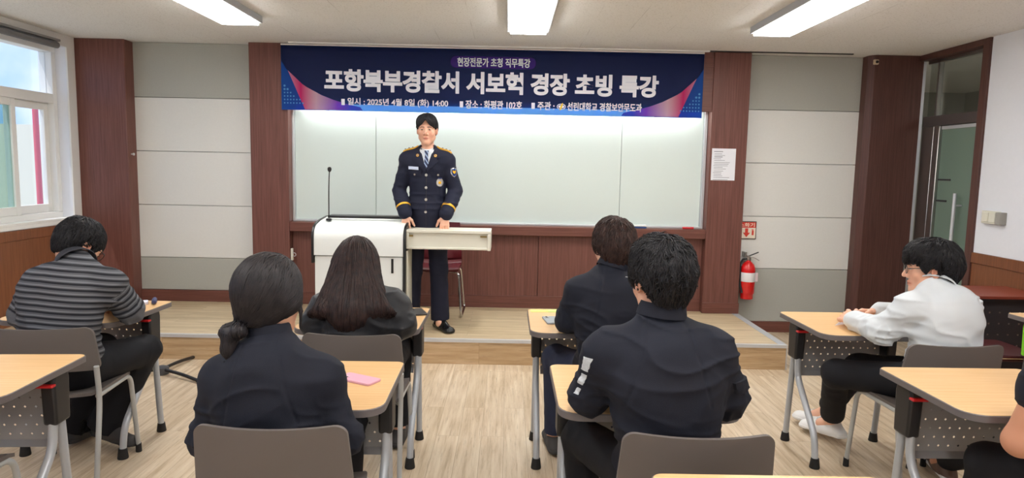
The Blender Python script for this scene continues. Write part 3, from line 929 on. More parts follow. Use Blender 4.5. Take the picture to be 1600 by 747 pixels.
for s in (-1, 1):
    prof = [(-hy - 0.006, 0.56 if s < 0 else 0.0), (hy, 0.56 if s < 0 else 0.0), (hy, 0.89), (-hy + 0.2, 0.875)] + arc((-hy + 0.11, 0.860), (-hy, 0.848), (-hy - 0.006, 0.74), 8)
    bm = bmesh.new(); prism(bm, prof, s * hx - 0.018 if s > 0 else -hx, s * hx if s > 0 else -hx + 0.018, 'x')
    link('edge_panel', bm, M['black'], lec, bevel=0.004)
link('side_panel', boxes(((hx, -hy + 0.03, 0.0), (hx + 0.012, hy, 0.66))), M['cream'], lec, bevel=0.002)
link('lock_slot', boxes(((0.245, -hy + 0.008, 0.49), (0.262, -hy + 0.014, 0.60))), M['black'], lec)
link('screen_lid', boxes(((-0.295, 0.01, 0.872), (0.295, 0.13, 0.885))), M['white_lac'], lec, bevel=0.004)
link('screen', boxes(((-0.295, 0.03, 0.885), (0.295, 0.16, 0.905))), M['black'], lec, bevel=0.005)
tr_ = link('side_tray', boxes(((hx, -hy + 0.03, 0.800), (hx + 0.64, hy - 0.12, 0.822)), ((hx, -hy + 0.045, 0.69), (hx + 0.64, -hy + 0.06, 0.80)),
                             ((hx + 0.615, -hy + 0.03, 0.672), (hx + 0.64, hy - 0.12, 0.80)), ((hx, -hy + 0.03, 0.676), (hx + 0.615, hy - 0.12, 0.692)), ((hx, -hy + 0.03, 0.692), (hx + 0.02, hy - 0.12, 0.80))), M['cream'], lec, bevel=0.003)
link('tray_runner', boxes(((hx + 0.02, -hy + 0.034, 0.770), (hx + 0.05, -hy + 0.046, 0.785)), ((hx + 0.56, -hy + 0.034, 0.772), (hx + 0.61, -hy + 0.046, 0.785))), mat('brass', (150, 130, 84), 0.35, 0.8), tr_)
mc = thing('gooseneck_microphone', 'black gooseneck microphone standing on the left of the lectern', 'microphone', (-1.385, 5.17, ST + 0.869))
bm = bmesh.new(); lathe(bm, [(0.022, 0.0), (0.022, 0.014), (0.010, 0.02)], n=16)
link('microphone_base', bm, M['black'], mc)
bm = bmesh.new(); tube(bm, fillet([(0, 0, 0.018), (0, 0, 0.22), (0.004, 0.0, 0.34), (0.004, 0.012, 0.385)], 0.05), 0.0042, 8)
link('gooseneck', bm, M['black'], mc)
bm = bmesh.new()
lathe(bm, [(0.007, -0.02), (0.013, -0.012), (0.016, 0.0), (0.014, 0.012), (0.006, 0.018)], (0.004, 0.014, 0.395), 14)
link('microphone_head', bm, M['black'], mc)

# ================================================================== CHAIRS AND TABLES
def make_desk(label, top_mat=None, bracket_mat=None, lever_mat=None, leg_mat=None, panel_mat=None, z=0.72):
    t = thing('desk', label, 'desk')
    w, d = 0.30, 0.27
    outline = round_rect(-w, -d, w, d, (0.075, 0.075, 0.03, 0.03), 6)
    bm = bmesh.new(); prism(bm, [(u * 0.992, v * 0.992) for u, v in outline], z - 0.022, z)
    tp = link('tabletop', bm, top_mat or M['beech'], t, bevel=0.0025)
    bm = bmesh.new()
    n = len(outline)
    lo_i = [bm.verts.new((u * 0.985, v * 0.985, z - 0.028)) for u, v in outline]
    lo_o = [bm.verts.new((u, v, z - 0.026)) for u, v in outline]
    hi_o = [bm.verts.new((u, v, z - 0.0035)) for u, v in outline]
    hi_i = [bm.verts.new((u * 0.991, v * 0.991, z - 0.0012)) for u, v in outline]
    for A, B in ((lo_i, lo_o), (lo_o, hi_o), (hi_o, hi_i), (hi_i, lo_i)):
        for i in range(n):
            bm.faces.new((A[i], A[(i + 1) % n], B[(i + 1) % n], B[i]))
    link('edge_band', bm, M['edge'], tp)
    for s in (-1, 1):
        x = s * 0.252
        # slanted plastic housing under the top
        bm = bmesh.new()
        poly = [(0.082, z - 0.03), (0.168, z - 0.03), (0.174, z - 0.06), (0.168, z - 0.225), (0.078, z - 0.225), (0.070, z - 0.05)]
        prism(bm, poly, x - 0.026, x + 0.026, 'x')
        br = link('leg_bracket', bm, bracket_mat or M['black_plastic'], t, bevel=0.010, bseg=3)
        link('release_lever', boxes(((x - s * 0.060 if s > 0 else x - 0.0, 0.082, z - 0.068), (x + 0.0 if s > 0 else x + 0.060, 0.098, z - 0.060)),
                                    ((x - 0.030, 0.050, z - 0.070), (x + 0.030, 0.078, z - 0.060))), lever_mat or M['red_plastic'], br, bevel=0.003)
        bm = bmesh.new()
        tube(bm, [(x, 0.145, z - 0.215), (x, 0.160, z - 0.40), (x, 0.185, 0.035)], 0.0155, 14)
        lg = link('front_leg', bm, leg_mat or M['grey_paint'], t)
        bm = bmesh.new(); lathe(bm, [(0.024, 0.0), (0.025, 0.004), (0.019, 0.048)], (x, 0.187, 0), 16)
        link('rubber_foot', bm, M['rubber'], lg)
        bm = bmesh.new()
        tube(bm, fillet([(x, 0.095, z - 0.215), (x, 0.085, 0.40), (x, -0.145, 0.16), (x, -0.165, 0.035)], [0, 0.13, 0.10, 0], 9), 0.0165, 14)
        lg = link('rear_leg', bm, leg_mat or M['grey_paint'], t)
        bm = bmesh.new(); lathe(bm, [(0.025, 0.0), (0.026, 0.004), (0.020, 0.052)], (x, -0.166, 0), 16)
        link('rubber_foot', bm, M['rubber'], lg)
        bm = bmesh.new()
        tube(bm, fillet([(x - s * 0.04, 0.02, z - 0.03), (x - s * 0.06, 0.02, z - 0.05), (x - s * 0.09, -0.03, z - 0.05), (x - s * 0.11, -0.03, z - 0.03)], 0.012), 0.0035, 6)
        link('bag_hook', bm, M['chrome'], t)
    bm = bmesh.new(); tube(bm, [(-0.24, 0.115, z - 0.05), (0.24, 0.115, z - 0.05)], 0.016, 12)
    link('cross_beam', bm, leg_mat or M['grey_paint'], t)
    # perforated modesty panel with a folded lower edge
    bm = bmesh.new()
    prof = [(0.150, 0.68), (0.152, 0.68), (0.152, 0.415), (0.132, 0.392), (0.131, 0.394), (0.150, 0.4155)]
    prism(bm, prof, -0.226, 0.226, 'x')
    link('modesty_panel', bm, panel_mat or M['perf'], t, smooth=False)
    return t

def make_chair(label):
    t = thing('chair', label, 'chair')
    # seat shell
    bm = bmesh.new()
    nx, ny = 10, 10
    def seat(u, v, dz):
        x = (u - 0.5) * 0.42
        y = -0.20 + v * 0.41
        e = abs(2 * u - 1)
        x *= 1 - 0.06 * (1 - v) - 0.10 * max(0, v - 0.85) / 0.15
        z = 0.452 - 0.012 * (1 - e ** 2) - 0.02 * max(0, v - 0.8) ** 2 / 0.04 + 0.012 * max(0, 0.2 - v) / 0.2
        return Vector((x, y, z + dz))
    gr = [[[bm.verts.new(seat(i / nx, j / ny, dz)) for j in range(ny + 1)] for i in range(nx + 1)] for dz in (0.0, -0.014)]
    for k in (0, 1):
        for i in range(nx):
            for j in range(ny):
                bm.faces.new((gr[k][i][j], gr[k][i + 1][j], gr[k][i + 1][j + 1], gr[k][i][j + 1]))
    for i in range(nx):
        for j in (0, ny):
            bm.faces.new((gr[0][i][j], gr[0][i + 1][j], gr[1][i + 1][j], gr[1][i][j]))
    for j in range(ny):
        for i in (0, nx):
            bm.faces.new((gr[0][i][j], gr[0][i][j + 1], gr[1][i][j + 1], gr[1][i][j]))
    link('seat', bm, M['chair_plastic'], t)
    # back shell: curved plate with rounded top corners and arms running down to the legs
    outline = round_rect(-0.215, 0.56, 0.215, 0.765, (0.03, 0.03, 0.035, 0.035), 6)
    outline = [(u * (1 + 0.06 * (0.765 - v) / 0.2), v) for u, v in outline]
    bm = bmesh.new()
    f = bm.faces.new([bm.verts.new((u, 0, v)) for u, v in outline])
    bmesh.ops.triangulate(bm, faces=[f])
    for _ in range(3):
        bmesh.ops.subdivide_edges(bm, edges=[e for e in bm.edges if e.calc_length() > 0.045], cuts=1)
    bmesh.ops.triangulate(bm, faces=bm.faces)
    for v in bm.verts:
        e = v.co.x / 0.215
        v.co.y = -0.225 - 0.16 * (v.co.z - 0.66) + 0.035 * e * e
        v.co.z += -0.006 * (1 - e * e) * (1 if v.co.z > 0.7 else 0)
    geom = bmesh.ops.extrude_face_region(bm, geom=bm.faces[:])
    for v in [g_ for g_ in geom['geom'] if isinstance(g_, bmesh.types.BMVert)]:
        v.co.y += 0.014
    bk = link('backrest', bm, M['chair_plastic'], t, bevel=0.003)
    for s in (-1, 1):
        bm = bmesh.new()
        tube(bm, fillet([(s * 0.205, 0.235, 0.03), (s * 0.195, 0.195, 0.425), (s * 0.195, -0.14, 0.428)], [0, 0.06, 0], 8), 0.0115, 12)
        lg = link('front_leg', bm, M['chair_tube'], t)
        bm = bmesh.new(); lathe(bm, [(0.0145, 0), (0.015, 0.003), (0.0135, 0.045)], (s * 0.205, 0.236, 0), 14)
        link('foot_cap', bm, M['rubber'], lg)
        bm = bmesh.new()
        tube(bm, fillet([(s * 0.215, -0.235, 0.03), (s * 0.208, -0.150, 0.42), (s * 0.216, -0.186, 0.58)], [0, 0.1, 0], 8), 0.0115, 12)
        lg = link('rear_leg', bm, M['chair_tube'], t)
        bm = bmesh.new(); lathe(bm, [(0.0145, 0), (0.015, 0.003), (0.0135, 0.045)], (s * 0.215, -0.236, 0), 14)
        link('foot_cap', bm, M['rubber'], lg)
    bm = bmesh.new(); tube(bm, [(-0.195, 0.10, 0.424), (0.195, 0.10, 0.424)], 0.009, 10)
    link('stretcher', bm, M['chair_tube'], t)
    return t

DESKS = [  # centre x, centre y, rotation, label
    (-2.165, 3.42, -2, 'beech desk at which the person in the striped shirt is writing'),
    (-0.716, 3.36, 0, 'beech desk of the long-haired person in front of the lectern'),
    (0.418, 3.38, 0, 'beech desk with a yellow note, of the brown-haired person by the aisle'),
    (1.845, 3.44, 1, 'beech desk where the person in the white shirt folds their hands'),
    (-1.955, 2.34, 4, 'empty beech desk behind the striped shirt, cut off by the left edge of the photo'),
    (-0.694, 2.33, 1, 'beech desk with a pink phone, of the person with the low ponytail'),
    (0.478, 2.335, 0, 'beech desk of the black-haired person with white sleeve patches'),
    (1.825, 2.385, 1, 'beech desk behind the person in the white shirt, beside the cropped person'),
    (0.68, 1.385, 0, 'nearest beech desk, only its far edge showing at the bottom of the photo'),
]
desk0 = make_desk(DESKS[0][3])
for i, (x, y, rz, lb) in enumerate(DESKS):
    o = desk0 if i == 0 else dup(desk0, (x, y, 0), rz, lb)
    o.location = (x, y, 0); o.rotation_euler.z = R(rz); o['label'] = lb
    o['group'] = 'beech training desks'
CHAIRS = [
    (-2.06, 3.07, 7, 'grey chair under the person in the striped shirt'),
    (-0.675, 3.07, 0, 'grey chair under the long-haired person'),
    (0.575, 3.07, 0, 'grey chair under the brown-haired person in navy'),
    (1.985, 3.07, 2, 'grey chair under the person in the white shirt'),
    (-1.965, 2.13, 0, 'empty grey chair pushed under the desk at the left edge'),
    (-0.665, 2.03, 1, 'grey chair under the person with the low ponytail'),
    (0.555, 2.02, 0, 'grey chair under the black-haired person with white sleeve patches'),
    (1.97, 2.0, 0, 'grey chair under the person cut off by the right edge'),
]
chair0 = make_chair(CHAIRS[0][3])
for i, (x, y, rz, lb) in enumerate(CHAIRS):
    o = chair0 if i == 0 else dup(chair0, (x, y, 0), rz, lb)
    o.location = (x, y, 0); o.rotation_euler.z = R(rz); o['label'] = lb
    o['group'] = 'grey plastic chairs'

# the maroon chair behind the officer (sled base)
rc = thing('visitor_chair', 'maroon chair with chrome sled legs on the stage behind the officer', 'chair', (-0.60, 5.82, ST), 180)
bm = bmesh.new()
pf = fillet([(0.20, 0.425, 0), (0.16, 0.44, 0), (-0.17, 0.42, 0), (-0.23, 0.60, 0), (-0.26, 0.80, 0)], 0.06, 6)
poly = [(p.x, p.y) for p in pf] + [(p.x - 0.012, p.y - 0.026) for p in reversed(pf)]
def shell(lo, hi):
    b = bmesh.new()
    sel = [p for p in pf if lo <= p.y <= hi]
    rows = []
    for k in range(9):
        e = (k - 4) / 4
        rows.append([[b.verts.new((e * 0.19 * (1 - 0.12 * max(0, (p.y - 0.6)) / 0.2), p.x + 0.03 * e * e * (1 if p.y > 0.5 else 0) + dx, p.y + 0.012 * e * e * (1 if p.y < 0.5 else 0) + dz)) for p in sel] for dx, dz in ((0, 0), (-0.014, -0.022))])
    m = len(sel)
    for k in range(8):
        for q in (0, 1):
            for i in range(m - 1):
                b.faces.new((rows[k][q][i], rows[k + 1][q][i], rows[k + 1][q][i + 1], rows[k][q][i + 1]))
        for i in (0, m - 1):
            b.faces.new((rows[k][0][i], rows[k + 1][0][i], rows[k + 1][1][i], rows[k][1][i]))
    for k in (0, 8):
        for i in range(m - 1):
            b.faces.new((rows[k][0][i], rows[k][0][i + 1], rows[k][1][i + 1], rows[k][1][i]))
    return b
link('seat', shell(0.0, 0.47), M['maroon'], rc)
link('backrest', shell(0.47, 1.0), M['maroon'], rc)
bm.free()
for s in (-1, 1):
    bm = bmesh.new()
    tube(bm, fillet([(s * 0.10, 0.12, 0.405), (s * 0.185, 0.12, 0.40), (s * 0.215, 0.16, 0.012), (s * 0.215, -0.27, 0.012), (s * 0.185, -0.16, 0.40), (s * 0.10, -0.16, 0.402)], 0.05, 7), 0.0105, 10)
    link('sled_leg', bm, M['chrome'], rc)

# dark table with a red-brown top by the right wall, stool, and the green-bracketed table
rt = thing('side_table', 'dark table with a red-brown top against the right wall by the door', 'table', (3.265, 4.54, 0))
bm = bmesh.new(); prism(bm, round_rect(-0.35, -0.21, 0.35, 0.21, (0.01,) * 4, 3), 0.696, 0.716)
tp = link('tabletop', bm, veneer_mat('red_brown_table_laminate', (120, 52, 38), (146, 70, 52), axis='x', rough=0.35), rt, bevel=0.002)
bm = bmesh.new(); prism(bm, round_rect(-0.353, -0.213, 0.353, 0.213, (0.012,) * 4, 3), 0.672, 0.697)
link('edge_band', bm, M['black'], tp)
link('front_panel', boxes(((-0.31, -0.175, 0.16), (0.31, -0.165, 0.672))), M['dark_panel'], rt)
for sx in (-1, 1):
    link('side_frame', boxes(((sx * 0.32 - 0.012, -0.19, 0.0), (sx * 0.32 + 0.012, 0.19, 0.03)), ((sx * 0.32 - 0.012, -0.03, 0.03), (sx * 0.32 + 0.012, 0.05, 0.672))), M['black'], rt, bevel=0.004)
bm = bmesh.new()
for r_ in range(5):
    for c_ in range(8):
        x = -0.24 + c_ * 0.068; z = 0.30 + r_ * 0.075
        box(bm, (x - 0.005, -0.1765, z - 0.005), (x + 0.005, -0.1745, z + 0.005))
link('perforation_dots', bm, M['steel'], rt)  # pale steel squares standing in for the holes of the perforated panel
gt = make_desk('grey-edged table with green brackets at the right edge beside the red-topped table', bracket_mat=mat('lime_green_plastic', (120, 196, 40), 0.45),
               lever_mat=mat('lime_green_lever', (120, 196, 40), 0.45), leg_mat=mat('dark_grey_paint', (74, 76, 80), 0.4, 0.2), panel_mat=M['dark_panel'])
gt.location = (3.215, 3.54, 0.0); gt.rotation_euler.z = R(4)
stl = thing('stool', 'dark maroon seat with chrome legs in front of the red-topped table', 'chair', (2.98, 4.02, 0))
bm = bmesh.new(); prism(bm, round_rect(-0.21, -0.2, 0.21, 0.2, (0.05,) * 4, 5), 0.415, 0.455)
sc_ = link('seat', bm, M['maroon_dark'], stl, bevel=0.012)
bm = bmesh.new()
rr = round_rect(-0.212, -0.202, 0.212, 0.202, (0.05,) * 4, 5)
tube(bm, [(u, v, 0.437) for u, v in rr + rr[:1]], 0.003, 6)
link('seat_piping', bm, mat('beige_piping', (190, 160, 120), 0.6), sc_)
for sx in (-1, 1):
    bm = bmesh.new()
    tube(bm, fillet([(sx * 0.17, -0.17, 0.012), (sx * 0.15, -0.14, 0.408), (sx * 0.15, 0.14, 0.408), (sx * 0.17, 0.17, 0.012)], 0.05, 6), 0.011, 10)
    link('leg_frame', bm, M['chrome'], stl)

# black stand base on the floor before the stage
fs = thing('floor_stand_base', 'black legged stand base lying on the floor between striped shirt and stage', 'stand', (-2.42, 4.60, 0))
bm = bmesh.new(); lathe(bm, [(0.045, 0.0), (0.05, 0.01), (0.045, 0.05), (0.02, 0.06)], n=18)
link('hub', bm, mat('dark_grey_hub', (70, 72, 78), 0.5), fs)
for a in (82, -28, 205):
    d = Vector((math.cos(R(a)), math.sin(R(a)), 0))
    bm = bmesh.new()
    tube(bm, fillet([d * 0.03 + Vector((0, 0, 0.035)), d * 0.2 + Vector((0, 0, 0.034)), d * 0.40 + Vector((0, 0, 0.014))], 0.1, 6), 0.012, 10)
    lg = link('leg', bm, M['black'], fs)
    bm = bmesh.new(); tube(bm, [d * 0.37 + Vector((0, 0, 0.015)), d * 0.43 + Vector((0, 0, 0.013))], 0.0125, 10)
    link('foot_cap', bm, M['rubber'], lg)

# ================================================================== THINGS ON THE DESKS
def phone(name, label, loc, rz, col, size=(0.074, 0.152), t=0.009):
    o = thing(name, label, 'phone', loc, rz)
    w, h = size[0] / 2, size[1] / 2
    bm = bmesh.new(); prism(bm, round_rect(-w, -h, w, h, (0.01,) * 4, 5), 0, t)
    b = link('phone_body', bm, mat(label.split()[0] + '_phone_case', col, 0.4), o, bevel=0.002)
    bm = bmesh.new()
    prism(bm, round_rect(-w + 0.008, h - 0.045, -w + 0.032, h - 0.008, (0.008,) * 4, 4), t, t + 0.0015)
    cb = link('camera_bump', bm, mat('pale_camera_plate', tuple(min(255, c + 10) for c in col), 0.3), o)
    bm = bmesh.new()
    for z in (h - 0.017, h - 0.035):
        lathe(bm, [(0.006, t + 0.0015), (0.006, t + 0.0022)], (-w + 0.02, z, 0), 12)
    link('camera_lens', bm, M['black'], cb)
    return o
phone('phone', 'pink phone lying on the desk beside the person with the ponytail', (-0.53, 2.36, 0.72), 62, (222, 170, 190))
phone('phone', 'silver phone on the desk by the brown-haired person\'s left elbow', (0.235, 3.36, 0.72), 8, (150, 156, 164))
phone('phone', 'dark phone at the right side of the long-haired person\'s desk', (-0.47, 3.50, 0.72), 20, (52, 50, 52))
nb = thing('sticky_notes', 'yellow-green paper slips at the far edge of the brown-haired person\'s desk', 'paper', (0.235, 3.60, 0.72), 4)
link('note_sheet', boxes(((-0.10, -0.028, 0), (0.0, 0.03, 0.002))), mat('yellow_paper', (228, 232, 130), 0.8), nb, smooth=False)
o = link('note_sheet', boxes(((-0.005, -0.032, 0.0), (0.10, 0.026, 0.003))), mat('lime_paper', (206, 230, 140), 0.8), nb, smooth=False)
pc = thing('paper_slip', 'folded white paper slip before the folded hands on the right desk', 'paper', (1.735, 3.41, 0.72), 35)
bm = bmesh.new()
v = [bm.verts.new(p) for p in ((-0.05, -0.008, 0.0), (0.03, -0.02, 0.0), (0.035, 0.018, 0.0), (0.03, 0.0, 0.014))]
for f in ((0, 1, 3), (0, 3, 2), (1, 2, 3), (0, 2, 1)):
    bm.faces.new([v[i] for i in f])
link('folded_sheet', bm, M['paper'], pc, smooth=False)
et = thing('pencil_case', 'white and navy pouch on the striped person\'s desk, beyond the elbow', 'pouch', (-1.955, 3.60, 0.72), 25)
bm = bmesh.new(); prism(bm, round_rect(-0.075, -0.03, 0.0, 0.03, (0.01,) * 4, 4), 0, 0.016)
link('paper_pad', bm, mat('lilac_white_pad', (214, 212, 230), 0.7), et, bevel=0.003)
bm = bmesh.new()
lathe(bm, [(0.008, -0.05), (0.012, -0.045), (0.014, 0.0), (0.012, 0.045), (0.008, 0.05)], (0.03, 0.0, 0.014), 14, 'y')
link('navy_roll', bm, mat('navy_rubber', (52, 58, 96), 0.5), et)
# ================================================================== PEOPLE: distance-field modelling
def _v(*a): return np.array(a, float)
def nrm(v): return v / (np.linalg.norm(v) + 1e-12)

def cone(a, b, ra, rb):
    a = np.asarray(a, float); b = np.asarray(b, float)
    ab = b - a; L2 = float(ab @ ab) + 1e-12
    def fn(X, Y, Z):
        px, py, pz = X - a[0], Y - a[1], Z - a[2]
        t = np.clip((px * ab[0] + py * ab[1] + pz * ab[2]) / L2, 0, 1)
        return np.sqrt((px - t * ab[0]) ** 2 + (py - t * ab[1]) ** 2 + (pz - t * ab[2]) ** 2) - (ra + (rb - ra) * t)
    m = max(ra, rb)
    return fn, np.minimum(a, b) - m, np.maximum(a, b) + m

def fcone(a, b, ra, rb, n, s):
    """tapered capsule squeezed along the unit direction n by factor s"""
    a = np.asarray(a, float); b = np.asarray(b, float); n = nrm(np.asarray(n, float))
    ab = b - a
    ab = ab + n * (ab @ n) * (1 / s - 1)
    L2 = float(ab @ ab) + 1e-12
    def fn(X, Y, Z):
        px, py, pz = X - a[0], Y - a[1], Z - a[2]
        q = (px * n[0] + py * n[1] + pz * n[2]) * (1 / s - 1)
        px, py, pz = px + q * n[0], py + q * n[1], pz + q * n[2]
        t = np.clip((px * ab[0] + py * ab[1] + pz * ab[2]) / L2, 0, 1)
        d = np.sqrt((px - t * ab[0]) ** 2 + (py - t * ab[1]) ** 2 + (pz - t * ab[2]) ** 2) - (ra + (rb - ra) * t)
        return d * (0.5 + 0.5 * min(s, 1))
    m = max(ra, rb) * max(1, s)
    return fn, np.minimum(a, b) - m, np.maximum(a, b) + m

def ell(c, rad, A=None):
    c = np.asarray(c, float); rad = np.asarray(rad, float)
    A = np.eye(3) if A is None else np.asarray(A, float)
    def fn(X, Y, Z):
        px, py, pz = X - c[0], Y - c[1], Z - c[2]
        k0 = 0; k1 = 0
        for i in range(3):
            q = (px * A[i, 0] + py * A[i, 1] + pz * A[i, 2]) / rad[i]
            k0 = k0 + q * q; k1 = k1 + (q / rad[i]) ** 2
        k0 = np.sqrt(k0); k1 = np.sqrt(k1) + 1e-9
        return k0 * (k0 - 1) / k1
    m = np.sqrt(((A * rad[:, None]) ** 2).sum(0)) * 1.02
    return fn, c - m, c + m

_rs = np.random.RandomState(7)
_HT = _rs.rand(4096).astype(np.float32)
def vnoise(x, y, z):
    xi, yi, zi = np.floor(x).astype(np.int64), np.floor(y).astype(np.int64), np.floor(z).astype(np.int64)
    fx, fy, fz = x - xi, y - yi, z - zi
    fx, fy, fz = fx * fx * (3 - 2 * fx), fy * fy * (3 - 2 * fy), fz * fz * (3 - 2 * fz)
    def h(i, j, k): return _HT[(i * 73856093 ^ j * 19349663 ^ k * 83492791) & 4095]
    r = 0
    for di in (0, 1):
        for dj in (0, 1):
            for dk in (0, 1):
                r = r + h(xi + di, yi + dj, zi + dk) * (fx if di else 1 - fx) * (fy if dj else 1 - fy) * (fz if dk else 1 - fz)
    return r

class Field:
    def __init__(s, lo, hi, h):
        s.lo = np.asarray(lo, float); s.h = h
        n = np.ceil((np.asarray(hi) - s.lo) / h).astype(int) + 1
        s.ax = [s.lo[i] + h * np.arange(n[i]) for i in range(3)]
        s.D = np.full(n, 1.0, np.float32)
    def _sl(s, lo, hi, pad):
        sl = []
        for i in range(3):
            a = int(max(0, math.floor((lo[i] - pad - s.lo[i]) / s.h)))
            b = int(min(len(s.ax[i]), math.ceil((hi[i] + pad - s.lo[i]) / s.h) + 1))
            if b <= a: return None
            sl.append(slice(a, b))
        return tuple(sl)
    def _xyz(s, sl):
        return s.ax[0][sl[0]][:, None, None], s.ax[1][sl[1]][None, :, None], s.ax[2][sl[2]][None, None, :]
    def add(s, prim, k=0.02, infl=0.0):
        fn, lo, hi = prim
        sl = s._sl(lo, hi, k + infl + 0.03)
        if sl is None: return
        d = (fn(*s._xyz(sl)) - infl).astype(np.float32)
        a = s.D[sl]
        if k > 0:
            h = np.clip(0.5 + 0.5 * (a - d) / k, 0, 1)
            s.D[sl] = a * (1 - h) + d * h - k * h * (1 - h)
        else:
            s.D[sl] = np.minimum(a, d)
    def sub(s, prim, k=0.004):
        fn, lo, hi = prim
        sl = s._sl(lo, hi, k + 0.02)
        if sl is None: return
        d = -(fn(*s._xyz(sl))).astype(np.float32)
        a = s.D[sl]
        h = np.clip(0.5 - 0.5 * (a - d) / k, 0, 1)
        s.D[sl] = a * (1 - h) + d * h + k * h * (1 - h)
    def cut(s, fn, lo=None, hi=None):
        """keep only where fn <= 0"""
        sl = (slice(None),) * 3 if lo is None else s._sl(lo, hi, 0)
        s.D[sl] = np.maximum(s.D[sl], fn(*s._xyz(sl)).astype(np.float32))
    def displace(s, fn, band=0.03):
        """D -= fn(points), only near the surface"""
        ii = np.nonzero(np.abs(s.D) < band)
        P = [s.ax[i][ii[i]] for i in range(3)]
        s.D[ii] -= fn(*P).astype(np.float32)
    def sample(s, P):
        q = (np.asarray(P) - s.lo) / s.h
        n = np.array(s.D.shape)
        q = np.clip(q, 0, n - 1.001)
        i = q.astype(int); f = q - i
        r = 0
        for a in (0, 1):
            for b in (0, 1):
                for c in (0, 1):
                    w = (f[..., 0] if a else 1 - f[..., 0]) * (f[..., 1] if b else 1 - f[..., 1]) * (f[..., 2] if c else 1 - f[..., 2])
                    r = r + w * s.D[i[..., 0] + a, i[..., 1] + b, i[..., 2] + c]
        return r
    def grad(s, P):
        e = s.h
        g = np.stack([s.sample(P + np.eye(3)[i] * e) - s.sample(P - np.eye(3)[i] * e) for i in range(3)], -1)
        return g / (np.linalg.norm(g, axis=-1, keepdims=True) + 1e-9)
    def mesh(s):
        D = s.D
        ins = D < 0
        nx, ny, nz = D.shape
        cnt = np.zeros((nx - 1, ny - 1, nz - 1), np.int8)
        for a in (0, 1):
            for b in (0, 1):
                for c in (0, 1):
                    cnt += ins[a:nx - 1 + a, b:ny - 1 + b, c:nz - 1 + c]
        act = (cnt > 0) & (cnt < 8)
        ai = np.argwhere(act)
        idx = np.full(act.shape, -1, np.int64)
        idx[act] = np.arange(len(ai))
        S_ = np.zeros((len(ai), 3)); N_ = np.zeros(len(ai))
        cs = [(a, b, c) for a in (0, 1) for b in (0, 1) for c in (0, 1)]
        for p in cs:
            for ax in range(3):
                if p[ax] == 0:
                    q = list(p); q[ax] = 1
                    da = D[ai[:, 0] + p[0], ai[:, 1] + p[1], ai[:, 2] + p[2]]
                    db = D[ai[:, 0] + q[0], ai[:, 1] + q[1], ai[:, 2] + q[2]]
                    m = (da < 0) != (db < 0)
                    t = np.where(m, da / np.where(m, da - db, 1), 0)
                    pt = np.array(p)[None] + (np.array(q) - np.array(p))[None] * t[:, None]
                    S_ += pt * m[:, None]; N_ += m
        V = s.lo + s.h * (ai + S_ / N_[:, None])
        quads = []
        for ax in range(3):
            o = [(1, 2), (2, 0), (0, 1)][ax]
            A = np.moveaxis(ins, (ax, o[0], o[1]), (0, 1, 2))
            I = np.moveaxis(idx, (ax, o[0], o[1]), (0, 1, 2))
            e = A[:-1, 1:-1, 1:-1] != A[1:, 1:-1, 1:-1]
            w = np.argwhere(e)
            i, j, k = w[:, 0], w[:, 1] + 1, w[:, 2] + 1
            q = np.stack([I[i, j - 1, k - 1], I[i, j, k - 1], I[i, j, k], I[i, j - 1, k]], 1)
            fl = ~A[i, j, k]
            q[fl] = q[fl][:, ::-1]
            quads.append(q)
        Q = np.concatenate(quads)
        return V, Q

def np_mesh(name, V, Q, m, parent, smooth=True):
    me = bpy.data.meshes.new(name)
    n = Q.shape[1]
    me.vertices.add(len(V)); me.vertices.foreach_set('co', np.asarray(V, np.float32).ravel())
    me.loops.add(Q.size); me.loops.foreach_set('vertex_index', Q.ravel().astype(np.int32))
    me.polygons.add(len(Q))
    me.polygons.foreach_set('loop_start', np.arange(0, Q.size, n, dtype=np.int32))
    me.update(calc_edges=True)
    me.validate()
    if smooth: me.shade_smooth()
    ob = bpy.data.objects.new(name, me)
    COL.objects.link(ob)
    me.materials.append(m)
    if parent is not None: ob.parent = parent
    return ob

def largest_island(V, Q):
    """keep the main connected surface, drop stray specks"""
    n = len(V)
    lab = np.arange(n)
    while True:
        m = lab[Q].min(1)
        new = lab.copy()
        for c in range(Q.shape[1]):
            np.minimum.at(new, Q[:, c], m)
        new = new[new]
        if (new == lab).all(): break
        lab = new
    ids, ct = np.unique(lab, return_counts=True)
    keep = lab == ids[ct.argmax()]
    mp = np.cumsum(keep) - 1
    return V[keep], mp[Q[keep[Q[:, 0]]]]

# ---- materials for people
def skin_mat(name, col):
    m = mat(name, col, 0.55, spec=0.35)
    n = m.node_tree
    P = n.nodes['Principled BSDF']
    P.inputs['Subsurface Weight'].default_value = 0.12
    P.inputs['Subsurface Radius'].default_value = (0.012, 0.005, 0.003)
    at = n.nodes.new('ShaderNodeAttribute'); at.attribute_name = 'flush'
    mx = n.nodes.new('ShaderNodeMix'); mx.data_type = 'RGBA'
    mx.inputs['A'].default_value = S(col)
    mx.inputs['B'].default_value = S((col[0] * 0.86, col[1] * 0.60, col[2] * 0.60))
    n.links.new(at.outputs['Fac'], mx.inputs['Factor'])
    n.links.new(mx.outputs['Result'], P.inputs['Base Color'])
    return m
def hair_mat(name, col, tip):
    m = mat(name, col, 0.5, spec=0.32)
    n = m.node_tree
    P = n.nodes['Principled BSDF']
    t = n.nodes.new('ShaderNodeTexCoord')
    nz = n.nodes.new('ShaderNodeTexNoise'); nz.inputs['Scale'].default_value = 45; nz.inputs['Detail'].default_value = 4
    n.links.new(t.outputs['Object'], nz.inputs['Vector'])
    rp = ramp(n, [(0.35, S(col)), (0.75, S(tip))])
    n.links.new(nz.outputs['Fac'], rp.inputs['Fac'])
    n.links.new(rp.outputs['Color'], P.inputs['Base Color'])
    return m
